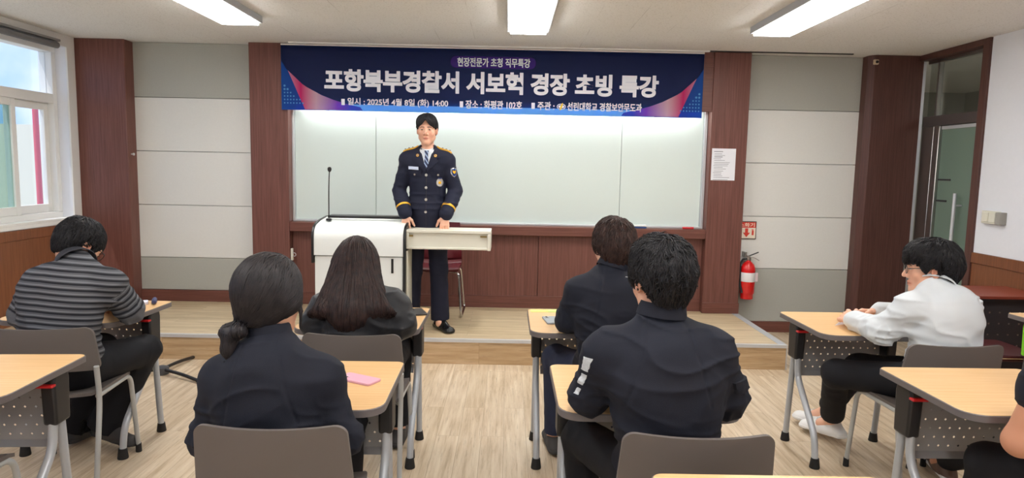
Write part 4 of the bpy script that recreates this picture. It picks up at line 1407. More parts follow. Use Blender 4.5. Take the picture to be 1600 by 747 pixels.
M['skin'] = skin_mat('skin', (222, 172, 146))
M['skin_tan'] = skin_mat('tanned_skin', (196, 140, 112))
M['hair_black'] = hair_mat('black_hair', (20, 19, 22), (36, 34, 38))
M['hair_soft'] = hair_mat('soft_black_hair', (26, 24, 27), (50, 44, 46))
M['hair_brown'] = hair_mat('dark_brown_hair', (40, 29, 27), (76, 54, 48))
M['hair_long'] = hair_mat('long_dark_brown_hair', (30, 22, 23), (62, 43, 40))
def fabric(name, col, rough=0.8, bump=0.25, bs=700, var=0.12, vs=14, sheen=0.0):
    return mat(name, col, rough, bump=bump, bscale=bs, var=var, vscale=vs, spec=0.3, sheen=sheen)
M['navy_top'] = fabric('dark_navy_jersey', (25, 28, 40))
M['black_top'] = fabric('black_windbreaker_nylon', (24, 25, 30), 0.5, 0.12, 300, 0.15, 20, 0.1)
M['white_shirt'] = fabric('white_cotton_shirt', (206, 212, 217), 0.8, 0.1, 600, 0.03, 10)
M['uniform'] = fabric('midnight_uniform_wool', (25, 28, 47), 0.75, 0.2, 800)
M['dark_trousers'] = fabric('black_trouser_cloth', (20, 21, 27))
M['denim'] = fabric('dark_denim', (44, 50, 72), 0.85)
M['gold'] = mat('gold_braid', (222, 168, 40), 0.45, 0.35, var=0.2, vscale=200)
M['silver'] = mat('silver_metal', (214, 212, 206), 0.25, 0.7)
M['brow'] = mat('eyebrow_hair', (40, 32, 30), 0.7)
M['eye_white'] = mat('eye_white', (226, 220, 214), 0.3)
M['eye_dark'] = mat('dark_iris', (34, 24, 20), 0.2)
M['shoe_black'] = mat('polished_black_leather', (20, 20, 22), 0.18, spec=0.6)
M['shoe_white'] = mat('white_sneaker_leather', (226, 226, 226), 0.5)
M['lace'] = mat('pale_grey_lace', (196, 196, 198), 0.8)
M['shoe_brown'] = mat('brown_shoe_leather', (98, 72, 60), 0.5)
M['shoe_dark'] = mat('dark_grey_shoe_rubber', (58, 56, 56), 0.7)
def stripe_mat():
    m = fabric('grey_black_striped_knit', (90, 92, 98))
    n = m.node_tree
    P = n.nodes['Principled BSDF']
    at = n.nodes.new('ShaderNodeAttribute'); at.attribute_name = 'band'
    fr = n.nodes.new('ShaderNodeMath'); fr.operation = 'FRACT'
    dv = n.nodes.new('ShaderNodeMath'); dv.operation = 'DIVIDE'; dv.inputs[1].default_value = 0.0265
    n.links.new(at.outputs['Fac'], dv.inputs[0]); n.links.new(dv.outputs[0], fr.inputs[0])
    dk, gr, lt = S((30, 31, 38)), S((84, 86, 92)), S((120, 122, 128))
    r = ramp(n, [(0.0, dk), (0.30, dk), (0.36, gr), (0.62, lt), (0.70, gr), (0.94, gr)])
    e = r.color_ramp.elements.new(0.99); e.color = dk
    n.links.new(fr.outputs[0], r.inputs['Fac'])
    n.links.new(r.outputs['Color'], P.inputs['Base Color'])
    return m
M['stripe'] = stripe_mat()
M['stripe_plain'] = fabric('dark_grey_collar_knit', (62, 63, 70))

# ---- anatomy
def head_frame(yaw, pitch=0.0, roll=0.0):
    a, p = R(yaw), R(pitch)
    r = _v(math.cos(a), math.sin(a), 0)
    f = _v(-math.sin(a) * math.cos(p), math.cos(a) * math.cos(p), -math.sin(p))
    u = np.cross(r, f)
    if roll:
        c, s = math.cos(R(roll)), math.sin(R(roll))
        r, u = r * c + u * s, u * c - r * s
    return np.stack([r, f, u])

def add_head(F, c, A, s=1.0):
    W = lambda x, y, z: c + s * (x * A[0] + y * A[1] + z * A[2])
    F.add(ell(W(0, -.012, .03), _v(.074, .094, .088) * s, A), 0.01)
    F.add(ell(W(0, .026, -.035), _v(.064, .062, .082) * s, A), 0.03)
    for q in (-1, 1):
        F.add(cone(W(q * .046, .0, -.060), W(0, .060, -.098), .022 * s, .019 * s), 0.025)
        F.add(ell(W(q * .040, .056, -.026), _v(.024, .022, .026) * s, A), 0.02)
    F.add(cone(W(-.042, .074, .022), W(.042, .074, .022), .011 * s, .011 * s), 0.02)
    for q in (-1, 1):
        F.sub(ell(W(q * .031, .097, .003), _v(.017, .013, .010) * s, A), 0.012)
        F.add(ell(W(q * .031, .0765, .002), _v(.0135, .0125, .0105) * s, A), 0.005)
        ea = head_frame(0, 0)
        F.add(ell(W(q * .077, -.010, -.008), _v(.011, .020, .031) * s, A), 0.006)
        F.sub(ell(W(q * .0875, -.004, -.006), _v(.007, .010, .017) * s, A), 0.004)
    F.add(cone(W(0, .086, .010), W(0, .106, -.030), .007 * s, .0115 * s), 0.012)
    for q in (-1, 1):
        F.add(ell(W(q * .013, .092, -.036), _v(.008, .010, .008) * s, A), 0.006)
    F.add(ell(W(0, .084, -.0625), _v(.022, .011, .0055) * s, A), 0.007)
    F.add(ell(W(0, .083, -.0735), _v(.019, .011, .0065) * s, A), 0.006)
    F.sub(ell(W(0, .0965, -.0680), _v(.023, .007, .0016) * s, A), 0.003)
    F.add(ell(W(0, .066, -.101), _v(.019, .018, .016) * s, A), 0.02)

def add_hand(F, w, d, n, side, curl=0.4, spread=0.15, s=1.0):
    """w wrist, d pointing to the fingers, n out of the back of the hand, side=+1: thumb lies along +(d x n)"""
    d = nrm(d); n = nrm(n - d * (n @ d)); t = np.cross(d, n) * side
    kn = w + d * .082 * s
    F.add(fcone(w - d * .03, w + d * .01, .026 * s, .027 * s, n, 0.78), 0.012)
    for k in (-1, -.33, .33, 1):
        F.add(cone(w + d * .012 * s + t * k * .014 * s, kn + t * k * .029 * s - n * abs(k) * .003, .0135 * s, .0115 * s), 0.012)
    for k, L in ((1, .070), (.34, .078), (-.33, .073), (-1, .058)):
        p = kn + t * k * .029 * s
        a = curl * (0.8 + 0.12 * k)
        dd = nrm(d + t * k * spread * .5)
        ang = 0.0
        for j, (fr, r0, r1) in enumerate(((.46, .0100, .0090), (.30, .0090, .0082), (.24, .0082, .0070))):
            ang += a * (0.7, 1.1, 0.7)[j]
            q = p + (dd * math.cos(ang) - n * math.sin(ang)) * L * fr * s
            F.add(cone(p, q, r0 * s, r1 * s), 0.003)
            p = q
    p = w + d * .022 * s + t * .022 * s
    d1 = nrm(d * .75 + t * .75 - n * .25)
    q = p + d1 * .040 * s
    F.add(cone(p, q, .0145 * s, .0115 * s), 0.010)
    d2 = nrm(d * .95 + t * .25 - n * (.25 + .4 * curl))
    F.add(cone(q, q + d2 * .030 * s, .0110 * s, .0095 * s), 0.004)
    F.add(cone(q + d2 * .030 * s, q + nrm(d2 - n * .3 * curl) * .052 * s, .0095 * s, .0075 * s), 0.004)

def folds(P, seed, stretch, amp, power=2.0, warp=0.35):
    """ridged anisotropic creases"""
    x, y, z = P
    w = vnoise(x * 5 + seed, y * 5, z * 5) - 0.5
    n = vnoise(x * stretch[0] + w * warp * stretch[0] * .3 + seed * 3.1, y * stretch[1] + w * warp * 3, z * stretch[2] + w * warp * stretch[2] * .3)
    r = 1 - np.abs(2 * n - 1)
    return amp * (r ** power - 0.35)

def person(label, J, st):
    """J: joints in world space; st: style.  Children: body, garments, hair, shoes ..."""
    b = np.array(J['base'], float)
    root = thing('person', label, 'person', tuple(b), 0, 'people seated at the desks' if J.get('seated', True) else None)
    j = {k: (np.asarray(v, float) - b if k not in ('base', 'handL', 'handR', 'toeL', 'toeR') and isinstance(v, (tuple, list)) and len(v) == 3 else v) for k, v in J.items()}
    yaw = R(J.get('yaw', 0.0))
    Rv, Fv, U = _v(math.cos(yaw), math.sin(yaw), 0), _v(-math.sin(yaw), math.cos(yaw), 0), _v(0, 0, 1)
    sy = R(J.get('sh_yaw', J.get('yaw', 0.0)))
    Rs, Fs = _v(math.cos(sy), math.sin(sy), 0), _v(-math.sin(sy), math.cos(sy), 0)
    g = st.get('girth', 1.0)
    hip, c7 = j['hip'], j['c7']
    seated = J.get('seated', True)
    sp = nrm(c7 - hip)
    shw = st.get('shoulder', 0.185)
    shc = c7 - U * .055 + Fs * .015
    shL, shR = j.get('shL', shc - Rs * shw), j.get('shR', shc + Rs * shw)
    H = J['head_yaw'], J.get('head_pitch', 0.0), J.get('head_roll', 0.0)
    A = head_frame(*H)
    hc = j['head']
    hs = st.get('head_scale', 1.0)
    TA = np.stack([Rv, nrm(np.cross(sp, Rv)), sp])   # torso axes
    TS = np.stack([Rs, nrm(np.cross(sp, Rs)), sp])
    bow = J.get('bow', 0.0)
    pt = lambda t: hip + (c7 - hip) * t - TA[1] * bow * math.sin(math.pi * min(1, t))
    nb = c7 + Fs * .028 - U * .01
    nt_ = hc + hs * (-.020 * A[1] - .06 * A[2])
    neck_r = st.get('neck', .053)
    pts = [hip, c7, hc, shL, shR] + [j[k] for k in ('elL', 'elR', 'wrL', 'wrR', 'knL', 'knR', 'anL', 'anR')]
    lo = np.min(pts, 0) - .24; hi = np.max(pts, 0) + .22
    lo[2] = max(lo[2], -0.01)

    def torso(F, infl):
        F.add(ell(hip + U * .03, _v(.165 * g, .125 * g, .13), TA), 0.02, infl)
        F.add(ell(pt(.30), _v(.150 * g, .112 * g, .17), TA), 0.06, infl)
        F.add(ell(pt(.62), _v(.168 * g, .112 * g, .19), TS), 0.06, infl)
        F.add(fcone(shL + Rs * .055 - U * .035, shR - Rs * .055 - U * .035, .075, .075, TS[1], 0.9), 0.06, infl)
        for s_ in (shL, shR):
            F.add(cone(nb + U * .015, s_ + U * .002, .042, .044), 0.05, infl)
            F.add(ell(s_, _v(.055, .055, .058)), 0.045, infl)
        if st.get('bust'):
            for q in (-1, 1):
                F.add(ell(pt(.62) + Rs * q * .075 + TS[1] * .085, _v(.07, .06, .07), TS), 0.05, infl)
    ak = st.get('arm_k', (.03, .02))
    ua, fa = st.get('upper_arm', (.052, .042)), st.get('forearm', (.042, .030))
    def arms(F, infl, cuff=0.0, which='LR'):
        for q in which:
            s_, e_, w_ = {'L': (shL, j['elL'], j['wrL']), 'R': (shR, j['elR'], j['wrR'])}[q]
            F.add(cone(s_, e_, ua[0], ua[1]), ak[0], infl)
            w2 = w_ - nrm(w_ - e_) * cuff
            F.add(cone(e_, w2, fa[0] + 0.002, fa[1] + (infl * .35 if cuff else 0)), ak[1], infl)
    def legs(F, infl, end=0.0, flare=0.0):
        for q in 'LR':
            hj = hip + (Rv * .085 if q == 'R' else -Rv * .085) * g
            k_, a_ = j['kn' + q], j['an' + q]
            F.add(cone(hj, k_, .082 * g, .058), 0.03, infl)
            a2 = a_ - nrm(a_ - k_) * end
            F.add(cone(k_, a2, .055, .040 + flare), 0.025, infl)

    # ---------------- body: one continuous skin
    F = Field(lo, hi, st.get('res', 0.0045))
    torso(F, -.004)
    arms(F, -.004)
    legs(F, -.006)
    for q in 'LR':
        F.add(cone(j['an' + q], j['an' + q] + j.get('foot' + q, Fv * .1) * .6 - U * .03, .036, .03), 0.02)
    F.add(cone(nt_, nb, neck_r * hs, neck_r + .004), 0.02)
    add_head(F, hc, A, hs)
    for q, sd in (('L', 1), ('R', -1)):
        hd = J.get('hand' + q)
        if hd is None:
            d = nrm(nrm(j['wr' + q] - j['el' + q]) * .8 - U * .15)
            hd = (tuple(d), (0, 0, 1), .5)
        add_hand(F, j['wr' + q], np.array(hd[0], float), np.array(hd[1], float), sd, hd[2], .15, st.get('hand_scale', 1.0))
    V, Q = largest_island(*F.mesh())
    body = np_mesh('body', V, Q, M[st.get('skin', 'skin')], root)
    # flush: lips, ears, cheeks (skin's own tone)
    q = (V - hc) @ A.T / hs
    lip = np.exp(-((q[:, 0] / .021) ** 2 + ((q[:, 2] + .068) / .010) ** 2) * 1.1) * (q[:, 1] > .07)
    ear = 0.55 * np.exp(-(((np.abs(q[:, 0]) - .08) / .010) ** 2 + ((q[:, 1] + .006) / .022) ** 2 + ((q[:, 2] + .008) / .03) ** 2))
    chk = 0.22 * np.exp(-(((np.abs(q[:, 0]) - .042) / .022) ** 2 + ((q[:, 2] + .03) / .024) ** 2)) * (q[:, 1] > .02)
    at = body.data.attributes.new('flush', 'FLOAT', 'POINT')
    at.data.foreach_set('value', np.clip(lip + ear + chk, 0, 1).astype(np.float32))
    FB = F

    # ---------------- upper garment
    gi = st.get('ease', .010)
    F = Field(lo, hi, st.get('cres', 0.006))
    torso(F, gi)
    half = st.get('short_sleeve', 0.0)
    if half:
        for s_, e_ in ((shL, j['elL']), (shR, j['elR'])):
            F.add(cone(s_, s_ + (e_ - s_) * half, ua[0] + .006, ua[1] + .016), 0.03, gi)
    else:
        arms(F, gi, st.get('cuff', .02))
    if st.get('collar', 0) == 0:
        ax0 = nrm(nt_ - nb); tp0 = nb + ax0 * st.get('neck_cut', .026)
        F.cut(lambda X, Y, Z: np.where(((X - nb[0]) ** 2 + (Y - nb[1]) ** 2 + (Z - nb[2]) ** 2) < .0056, (X - tp0[0]) * ax0[0] + (Y - tp0[1]) * ax0[1] + (Z - tp0[2]) * ax0[2], -1))
    if st.get('collar', 0) > 0:
        ax = nrm(nt_ - nb)
        F.add(cone(nb - ax * .01, nb + ax * st['collar'], neck_r + .014, neck_r + st.get('collar_flare', .010)), 0.012)
        top = nb + ax * (st['collar'] + .006)
        F.cut(lambda X, Y, Z: np.where(((X - nb[0]) ** 2 + (Y - nb[1]) ** 2 + (Z - nb[2]) ** 2) < .022, (X - top[0]) * ax[0] + (Y - top[1]) * ax[1] + (Z - top[2]) * ax[2], -1))
    if st.get('hood'):
        F.add(ell(c7 - Fs * .070 - U * .105, _v(.120, .038, .055), TS), 0.03)
        F.add(cone(c7 - Fs * .06 - U * .10 - Rs * .10, c7 - U * .01 - Rs * .085, .026, .022), .03)
        F.add(cone(c7 - Fs * .06 - U * .10 + Rs * .10, c7 - U * .01 + Rs * .085, .026, .022), .03)
    hem = st.get('hem', hip[2] - .03)
    if seated:
        F.cut(lambda X, Y, Z: hem - Z + 0 * X + 0 * Y)
    else:
        F.add(fcone(hip + U * .05, _v(hip[0], hip[1], hem - .02), .150 * g, .160 * g, Fv, .78), 0.05, gi)
        F.cut(lambda X, Y, Z: hem - Z + 0 * X + 0 * Y)
    fs_ = st.get('fold', 1.0)
    sd = st.get('seed', 1.0)
    elb = [j['elL'], j['elR']]; arm = [shL - Rs * (-.03) - U * .09, shR - Rs * .03 - U * .09]
    def wr(X, Y, Z):
        P = (X, Y, Z)
        d = folds(P, sd, (5, 5, 19), .0075 * fs_, 3.0)
        we = sum(np.exp(-((X - e[0]) ** 2 + (Y - e[1]) ** 2 + (Z - e[2]) ** 2) / .010) for e in elb)
        d = d + we * folds(P, sd + 5, (24, 24, 22), .011 * fs_, 2.4)
        wa = sum(np.exp(-((X - e[0]) ** 2 + (Y - e[1]) ** 2 + (Z - e[2]) ** 2) / .012) for e in arm)
        d = d + wa * folds(P, sd + 9, (8, 8, 28), .010 * fs_, 2.4)
        if st.get('seam', False):
            for q, s_ in ((-1, shL), (1, shR)):
                p0 = nb + Rs * q * .055 + U * .03; p1 = s_ - Rs * q * .035 - U * .13
                nn = nrm(np.cross(p1 - p0, Fs))
                sdist = (X - p0[0]) * nn[0] + (Y - p0[1]) * nn[1] + (Z - p0[2]) * nn[2]
                on = (Z > p1[2]) & (((X - c7[0]) * Rs[0] + (Y - c7[1]) * Rs[1]) * q > .03)
                d = d - .0035 * np.exp(-(sdist / .0045) ** 2) * on
        ww = np.exp(-((Z - hip[2] - .12) / .09) ** 2)
        d = d + ww * folds(P, sd + 13, (5, 5, 24), .010 * fs_, 2.4)
        return d
    F.displace(wr)
    V, Q = F.mesh()
    V, Q = largest_island(V, Q)
    top_o = np_mesh(st.get('top_name', 'jacket'), V, Q, M[st['top']], root)
    if st['top'] == 'stripe':
        # stripe coordinate: along the spine on the torso, along the arm on the sleeves
        band = (V - hip) @ sp + 0.03 * np.abs((V - hip) @ Rv)
        for s_, e_, w_ in ((shL, j['elL'], j['wrL']), (shR, j['elR'], j['wrR'])):
            a1 = nrm(e_ - s_); a2 = nrm(w_ - e_)
            L1 = np.linalg.norm(e_ - s_)
            t1 = np.clip((V - s_) @ a1, 0, L1); d1 = np.linalg.norm(V - s_ - t1[:, None] * a1, axis=1)
            t2 = np.clip((V - e_) @ a2, 0, 9); d2 = np.linalg.norm(V - e_ - t2[:, None] * a2, axis=1)
            inner = np.abs((V - hip) @ Rv) < .165
            on = ((d1 < .078) & ((V - s_) @ a1 > .035) & ~(inner & (d2 > .08))) | (d2 < .070)
            band = np.where(on, np.where(d2 < d1, L1 + t2, (V - s_) @ a1), band)
        at = top_o.data.attributes.new('band', 'FLOAT', 'POINT')
        at.data.foreach_set('value', band.astype(np.float32))
    FT = F

    # ---------------- standing collar as its own band
    if st.get('collar', 0) > 0 and not st.get('hood'):
        ax = nrm(nt_ - nb)
        s1 = nrm(Rs - ax * (Rs @ ax)); s2 = np.cross(ax, s1)
        h1 = st['collar'] + .008
        bm = bmesh.new()
        rr = []
        fc = st.get('fold_collar', False)
        for hh, r_ in ((h1 - .030, neck_r + .005), (h1 - .004, neck_r + .009), (h1 + .004, neck_r + .013), (h1 + .001, neck_r + .018), (h1 - .044, neck_r + .040), (h1 - .047, neck_r + .037), (h1 - .010, neck_r + .013)) if fc else ((h1 - .042, neck_r + .025), (h1 - .012, neck_r + .015 + st.get('collar_flare', .01) * .4), (h1, neck_r + .012 + st.get('collar_flare', .01) * .5), (h1 - .001, neck_r + .008 + st.get('collar_flare', .01) * .5), (h1 - .03, neck_r + .006)):
            rr.append([bm.verts.new(Vector(nb + ax * (hh - .012 * max(0, math.sin(2 * math.pi * k / 32))) + s1 * math.cos(2 * math.pi * k / 32) * r_ + s2 * math.sin(2 * math.pi * k / 32) * r_ * 1.02)) for k in range(32)])
        for a_, b_ in zip(rr, rr[1:]):
            for k in range(32):
                bm.faces.new((a_[k], a_[(k + 1) % 32], b_[(k + 1) % 32], b_[k]))
        link('collar', bm, M['stripe_plain'] if st['top'] == 'stripe' else M[st['top']], top_o)

    # ---------------- trousers
    F = Field(lo, hi, 0.0065)
    te = st.get('tr_ease', .010)
    F.add(ell(hip + U * .02, _v(.162 * g, .125 * g, .125), TA), 0.02, te)
    legs(F, te, st.get('tr_end', .03), st.get('flare', .004))
    for q in 'LR':
        k_, a_ = j['kn' + q], j['an' + q]
        dr = nrm(a_ - k_); a2 = a_ - dr * (st.get('tr_end', .03) - .012)
        F.cut(lambda X, Y, Z, a2=a2, dr=dr: np.where((X - a2[0]) ** 2 + (Y - a2[1]) ** 2 + (Z - a2[2]) ** 2 < .0125, (X - a2[0]) * dr[0] + (Y - a2[1]) * dr[1] + (Z - a2[2]) * dr[2], -1), a2 - .13, a2 + .13)
    wz = hip[2] + (.09 if seated else .10)
    F.cut(lambda X, Y, Z: Z - wz + 0 * X + 0 * Y)
    kn = [j['knL'], j['knR']]
    def wt(X, Y, Z):
        wk = sum(np.exp(-((X - e[0]) ** 2 + (Y - e[1]) ** 2 + (Z - e[2]) ** 2) / .02) for e in kn)
        return (0.35 + wk) * folds((X, Y, Z), sd + 21, (14, 14, 16), .005, 2.0)
    F.displace(wt)
    V, Q = largest_island(*F.mesh())
    np_mesh('trousers', V, Q, M[st.get('bottom', 'dark_trousers')], root)

    # ---------------- shoes
    for q in 'LR':
        a_ = j['an' + q]
        fd = np.asarray(J.get('toe' + q, tuple(Fv)), float)
        fd = nrm(fd)
        fl = nrm(np.cross(np.cross(fd, U), fd))
        side = np.cross(fd, fl)
        sz = st.get('shoe_len', .27)
        sole = a_ - fl * (.075 if 'sole' not in st else st['sole'])
        heel = sole - fd * .055; toe = sole + fd * (sz - .10)
        slo = np.minimum(heel, toe) - .09; shi = np.maximum(heel, toe) + .12
        F = Field(slo, shi, 0.0055)
        F.add(fcone(heel + fl * .02, toe + fl * .014, .036, .043, fl, .75), 0.01)
        F.add(ell(sole + fd * .035 + fl * .035, _v(.037, .090, .048), np.stack([side, fd, fl])), 0.03)
        F.add(cone(sole - fd * .028 + fl * .04, a_ - fd * .008 + fl * .0, .036, .040), 0.02)
        F.cut(lambda X, Y, Z, s0=sole, n_=fl: -((X - s0[0]) * n_[0] + (Y - s0[1]) * n_[1] + (Z - s0[2]) * n_[2]))
        F.cut(lambda X, Y, Z, s0=a_, n_=fl: ((X - s0[0]) * n_[0] + (Y - s0[1]) * n_[1] + (Z - s0[2]) * n_[2]) - .004)
        V, Q = F.mesh()
        so_ = np_mesh('shoe', V, Q, M[st.get('shoe', 'shoe_dark')], root)
        if st.get('laces'):
            for i_ in range(4):
                f_ = .028 + .022 * i_
                pts_ = []
                for w_ in np.linspace(-.026, .026, 7):
                    o_ = sole + fd * (f_ + (.010 if i_ % 2 else -.0) * w_ / .026) + side * w_ + fl * .16
                    tt = np.arange(0, .16, .002)
                    D_ = F.sample(o_[None] - tt[:, None] * fl)
                    if (D_ < 0).any():
                        pts_.append(Vector(o_ - fl * (tt[(D_ < 0).argmax()] - .003)))
                if len(pts_) > 2:
                    bm = bmesh.new(); tube(bm, pts_, .0032, 6)
                    link('lace', bm, M['lace'], so_)
        F2 = Field(slo, shi, 0.0055)
        F2.add(fcone(heel + fl * .012, toe + fl * .012, .039, .046, fl, .9), 0.01)
        F2.cut(lambda X, Y, Z, s0=sole, n_=fl: np.abs((X - s0[0]) * n_[0] + (Y - s0[1]) * n_[1] + (Z - s0[2]) * n_[2] - .011) - .010)
        V, Q = F2.mesh()
        np_mesh('sole', V, Q, M[st.get('sole_mat', st.get('shoe', 'shoe_dark'))], so_)

    # ---------------- hair
    W = lambda x, y, z: hc + hs * (x * A[0] + y * A[1] + z * A[2])
    hl = lambda X, Y, Z: tuple(((X - hc[0]) * A[i, 0] + (Y - hc[1]) * A[i, 1] + (Z - hc[2]) * A[i, 2]) / hs for i in range(3))
    hp = st['hair']
    ext = hp.get('ext', 0.0)
    hlo = hc - .19; hhi = hc + .19
    hlo[2] -= ext; hlo[0] -= .12 * (ext > .1); hhi[0] += .12 * (ext > .1)
    if ext: hlo[1] -= .08
    F = Field(hlo, hhi, 0.005)
    v = hp.get('vol', .012)
    F.add(ell(W(0, -.014, .034), (_v(.075, .096, .090) + v) * hs, A), 0.01)
    F.add(ell(W(0, -.045, -.012), (_v(.058, .056, .072) + v * .8) * hs, A), 0.03)
    for (c_, r_) in hp.get('lobes', ()):
        F.add(ell(W(*c_), _v(*r_) * hs, A), 0.025)
    zc = hp['line']
    F.cut(lambda X, Y, Z: (lambda x, y, z: (zc(x, y) - z) * hs * .8)(*hl(X, Y, Z)))
    for pr in hp.get('extra', lambda W: ())(W):
        F.add(pr, hp.get('extra_k', .02))
    rough = hp.get('rough', .004)
    def hn(X, Y, Z):
        x, y, z = hl(X, Y, Z)
        ang = np.arctan2(x, -(y + .03))
        s1 = hp.get('streak', 10)
        n1 = vnoise(ang * s1, z * 9 + x * 4, y * 6) - .5
        n2 = vnoise(x * 45, y * 45, z * 45) - .5
        return rough * (1.6 * n1 + .8 * n2)
    F.displace(hn)
    V, Q = largest_island(*F.mesh())
    hair = np_mesh('hair', V, Q, M[hp['mat']], root)
    # locks that follow the surface
    rs = np.random.RandomState(int(sd * 17) + 3)
    N = hp.get('locks', 700)
    start = V[rs.randint(0, len(V), N)]
    ql = (start - hc) @ A.T / hs
    sel = (ql[:, 2] > hp.get('lock_min', -.05)) & ~(('target' in hp) & (ql[:, 1] > .025) & (ql[:, 2] < .0))
    start = start[sel]
    n = len(start)
    steps = hp.get('steps', 6)
    P = start.copy()
    wh = hc + hs * (A.T @ np.array(hp.get('whorl', (0, -.05, .115))))
    path = [P.copy()]
    qq = (P - hc) @ A.T / hs
    free = np.ones(n, bool)
    ln = hp.get('step', .011) * (0.7 + .6 * rs.rand(n))
    jit = rs.randn(n, 3) * hp.get('jit', .35)
    lift = hp.get('lift', .0018)
    for k in range(steps):
        G = F.grad(P)
        if 'target' in hp:
            t = hc + hs * (A.T @ np.array(hp['target'])) - P
        else:
            t = (P - wh)
        t = t / (np.linalg.norm(t, axis=1, keepdims=True) + 1e-6)
        t = t + jit + np.array([0, 0, -1]) * hp.get('grav', .5)
        t = t - G * (t * G).sum(1, keepdims=True)
        t = t / (np.linalg.norm(t, axis=1, keepdims=True) + 1e-6)
        if 'target' in hp:
            dn = ((P - hc) @ A.T / hs)[:, 2] < -.085
            t2 = np.array([0, 0, -1.0]) + jit * .6
            t2 = t2 - G * (t2 * G).sum(1, keepdims=True)
            t = np.where(dn[:, None], t2 / (np.linalg.norm(t2, axis=1, keepdims=True) + 1e-6), t)
        Pn = P + t * ln[:, None]
        qq = (Pn - hc) @ A.T / hs
        free &= (zc(qq[:, 0], qq[:, 1]) - qq[:, 2] < hp.get('over', .006)) | (ext > .1)
        P = np.where(free[:, None], Pn, P + t * ln[:, None] * .05)
        d = F.sample(P)
        P = P - G * (np.clip(d, -.02, .02) - (.001 + lift * k))[:, None]
        path.append(P.copy())
    path = np.stack(path, 1)                       # n, steps+1, 3
    K = 4
    rad = hp.get('lock_r', .0035) * (0.7 + .6 * rs.rand(n))
    prof = np.array([max(.12, math.sin(math.pi * (0.18 + .80 * k / steps))) for k in range(steps + 1)])
    T = np.gradient(path, axis=1); T /= np.linalg.norm(T, axis=2, keepdims=True) + 1e-9
    G = F.grad(path)
    B = np.cross(T, G); B /= np.linalg.norm(B, axis=2, keepdims=True) + 1e-9
    G2 = np.cross(B, T)
    vs = []
    for c in range(K):
        a = 2 * math.pi * c / K
        vs.append(path + (B * math.cos(a) * 1.3 + G2 * math.sin(a) * .7) * (rad[:, None] * prof[None])[:, :, None])
    LV = np.stack(vs, 2).reshape(-1, 3)
    base = (np.arange(n) * (steps + 1) * K)[:, None, None]
    kk = np.arange(steps)[None, :, None] * K
    cc = np.arange(K)[None, None, :]
    c2 = (cc + 1) % K
    LQ = np.stack([base + kk + cc, base + kk + c2, base + kk + K + c2, base + kk + K + cc], -1).reshape(-1, 4)
    lk = np_mesh('hair_locks', LV, LQ, M[hp['mat']], hair)
    lk['kind'] = 'stuff'

    # ---------------- face details
    def on_face(poly, m, name, off, thick=.0012, seg=.006):
        return patch(FB, name, poly, lambda a, b_: W(a, .18, b_), -A[1], m, body, off, thick, seg)
    if st.get('face', True):
        for q in (-1, 1):
            on_face([(q * .015, .0005), (q * .022, .0035), (q * .034, .0042), (q * .045, .001), (q * .036, -.0022), (q * .022, -.002)], M['eye_white'], 'eye', .0012)
            on_face([(q * .031 + .0055 * math.cos(t), .0008 + .0032 * math.sin(t)) for t in [k * math.pi / 6 for k in range(12)]], M['eye_dark'], 'iris', .0022)
            on_face([(q * .0135, .0005), (q * .022, .0050), (q * .034, .0058), (q * .047, .0010), (q * .034, .0032), (q * .022, .0026)], M['brow'], 'eyelash_line', .0024)
            on_face([(q * .012, .0185), (q * .030, .0215), (q * .048, .0175), (q * .050, .0195), (q * .031, .0265), (q * .012, .0240)], M['brow'], 'eyebrow', .0014)
        on_face([(-.022, -.0672), (0, -.0685), (.022, -.0672), (.022, -.0690), (0, -.0702), (-.022, -.0690)], mat('mouth_line', (128, 70, 64), .6), 'mouth_line', .0008)
    if st.get('glasses'):
        gl = st['glasses']
        bm = bmesh.new()
        for q in (-1, 1):
            ring = [W(q * (.033 + .024 * math.cos(t)), .104 - .004 * abs(math.cos(t)), .001 + (.0185 if math.sin(t) > 0 else .019) * math.sin(t) * (1 - .0 * abs(math.cos(t)))) for t in [2 * math.pi * k / 20 for k in range(21)]]
            tube(bm, [Vector(p) for p in ring], .0016 * hs, 6, caps=False)
            tube(bm, [Vector(p) for p in (W(q * .057, .102, .008), W(q * .078, .085, .010), W(q * .081, .0, .009), W(q * .079, -.020, -.008))], .0016 * hs, 6)
        tube(bm, [Vector(p) for p in (W(-.010, .106, .006), W(0, .109, .008), W(.010, .106, .006))], .0016 * hs, 6)
        go = link('glasses', bm, M['black'] if gl == 'black' else M['alu'], root)
        go['label'] = 'thin %s framed glasses' % gl
        bm = bmesh.new()
        for q in (-1, 1):
            lo_, hi_ = [], []
            for k in range(18):
                t = 2 * math.pi * k / 18
                lo_.append(bm.verts.new(Vector(W(q * (.033 + .023 * math.cos(t)), .1035 - .004 * abs(math.cos(t)), .001 + .018 * math.sin(t)))))
            bm.faces.new(lo_)
        link('lenses', bm, glass_mat('spectacle_lens', (.95, .96, .96)), go, smooth=False)
    root_info = dict(root=root, FT=FT, FB=FB, hc=hc, A=A, b=b, shL=shL, shR=shR, nb=nb, nt=nt_, j=j, top=top_o, body=body, hip=hip, Rs=Rs, Fs=Fs, W=W)
    return root_info

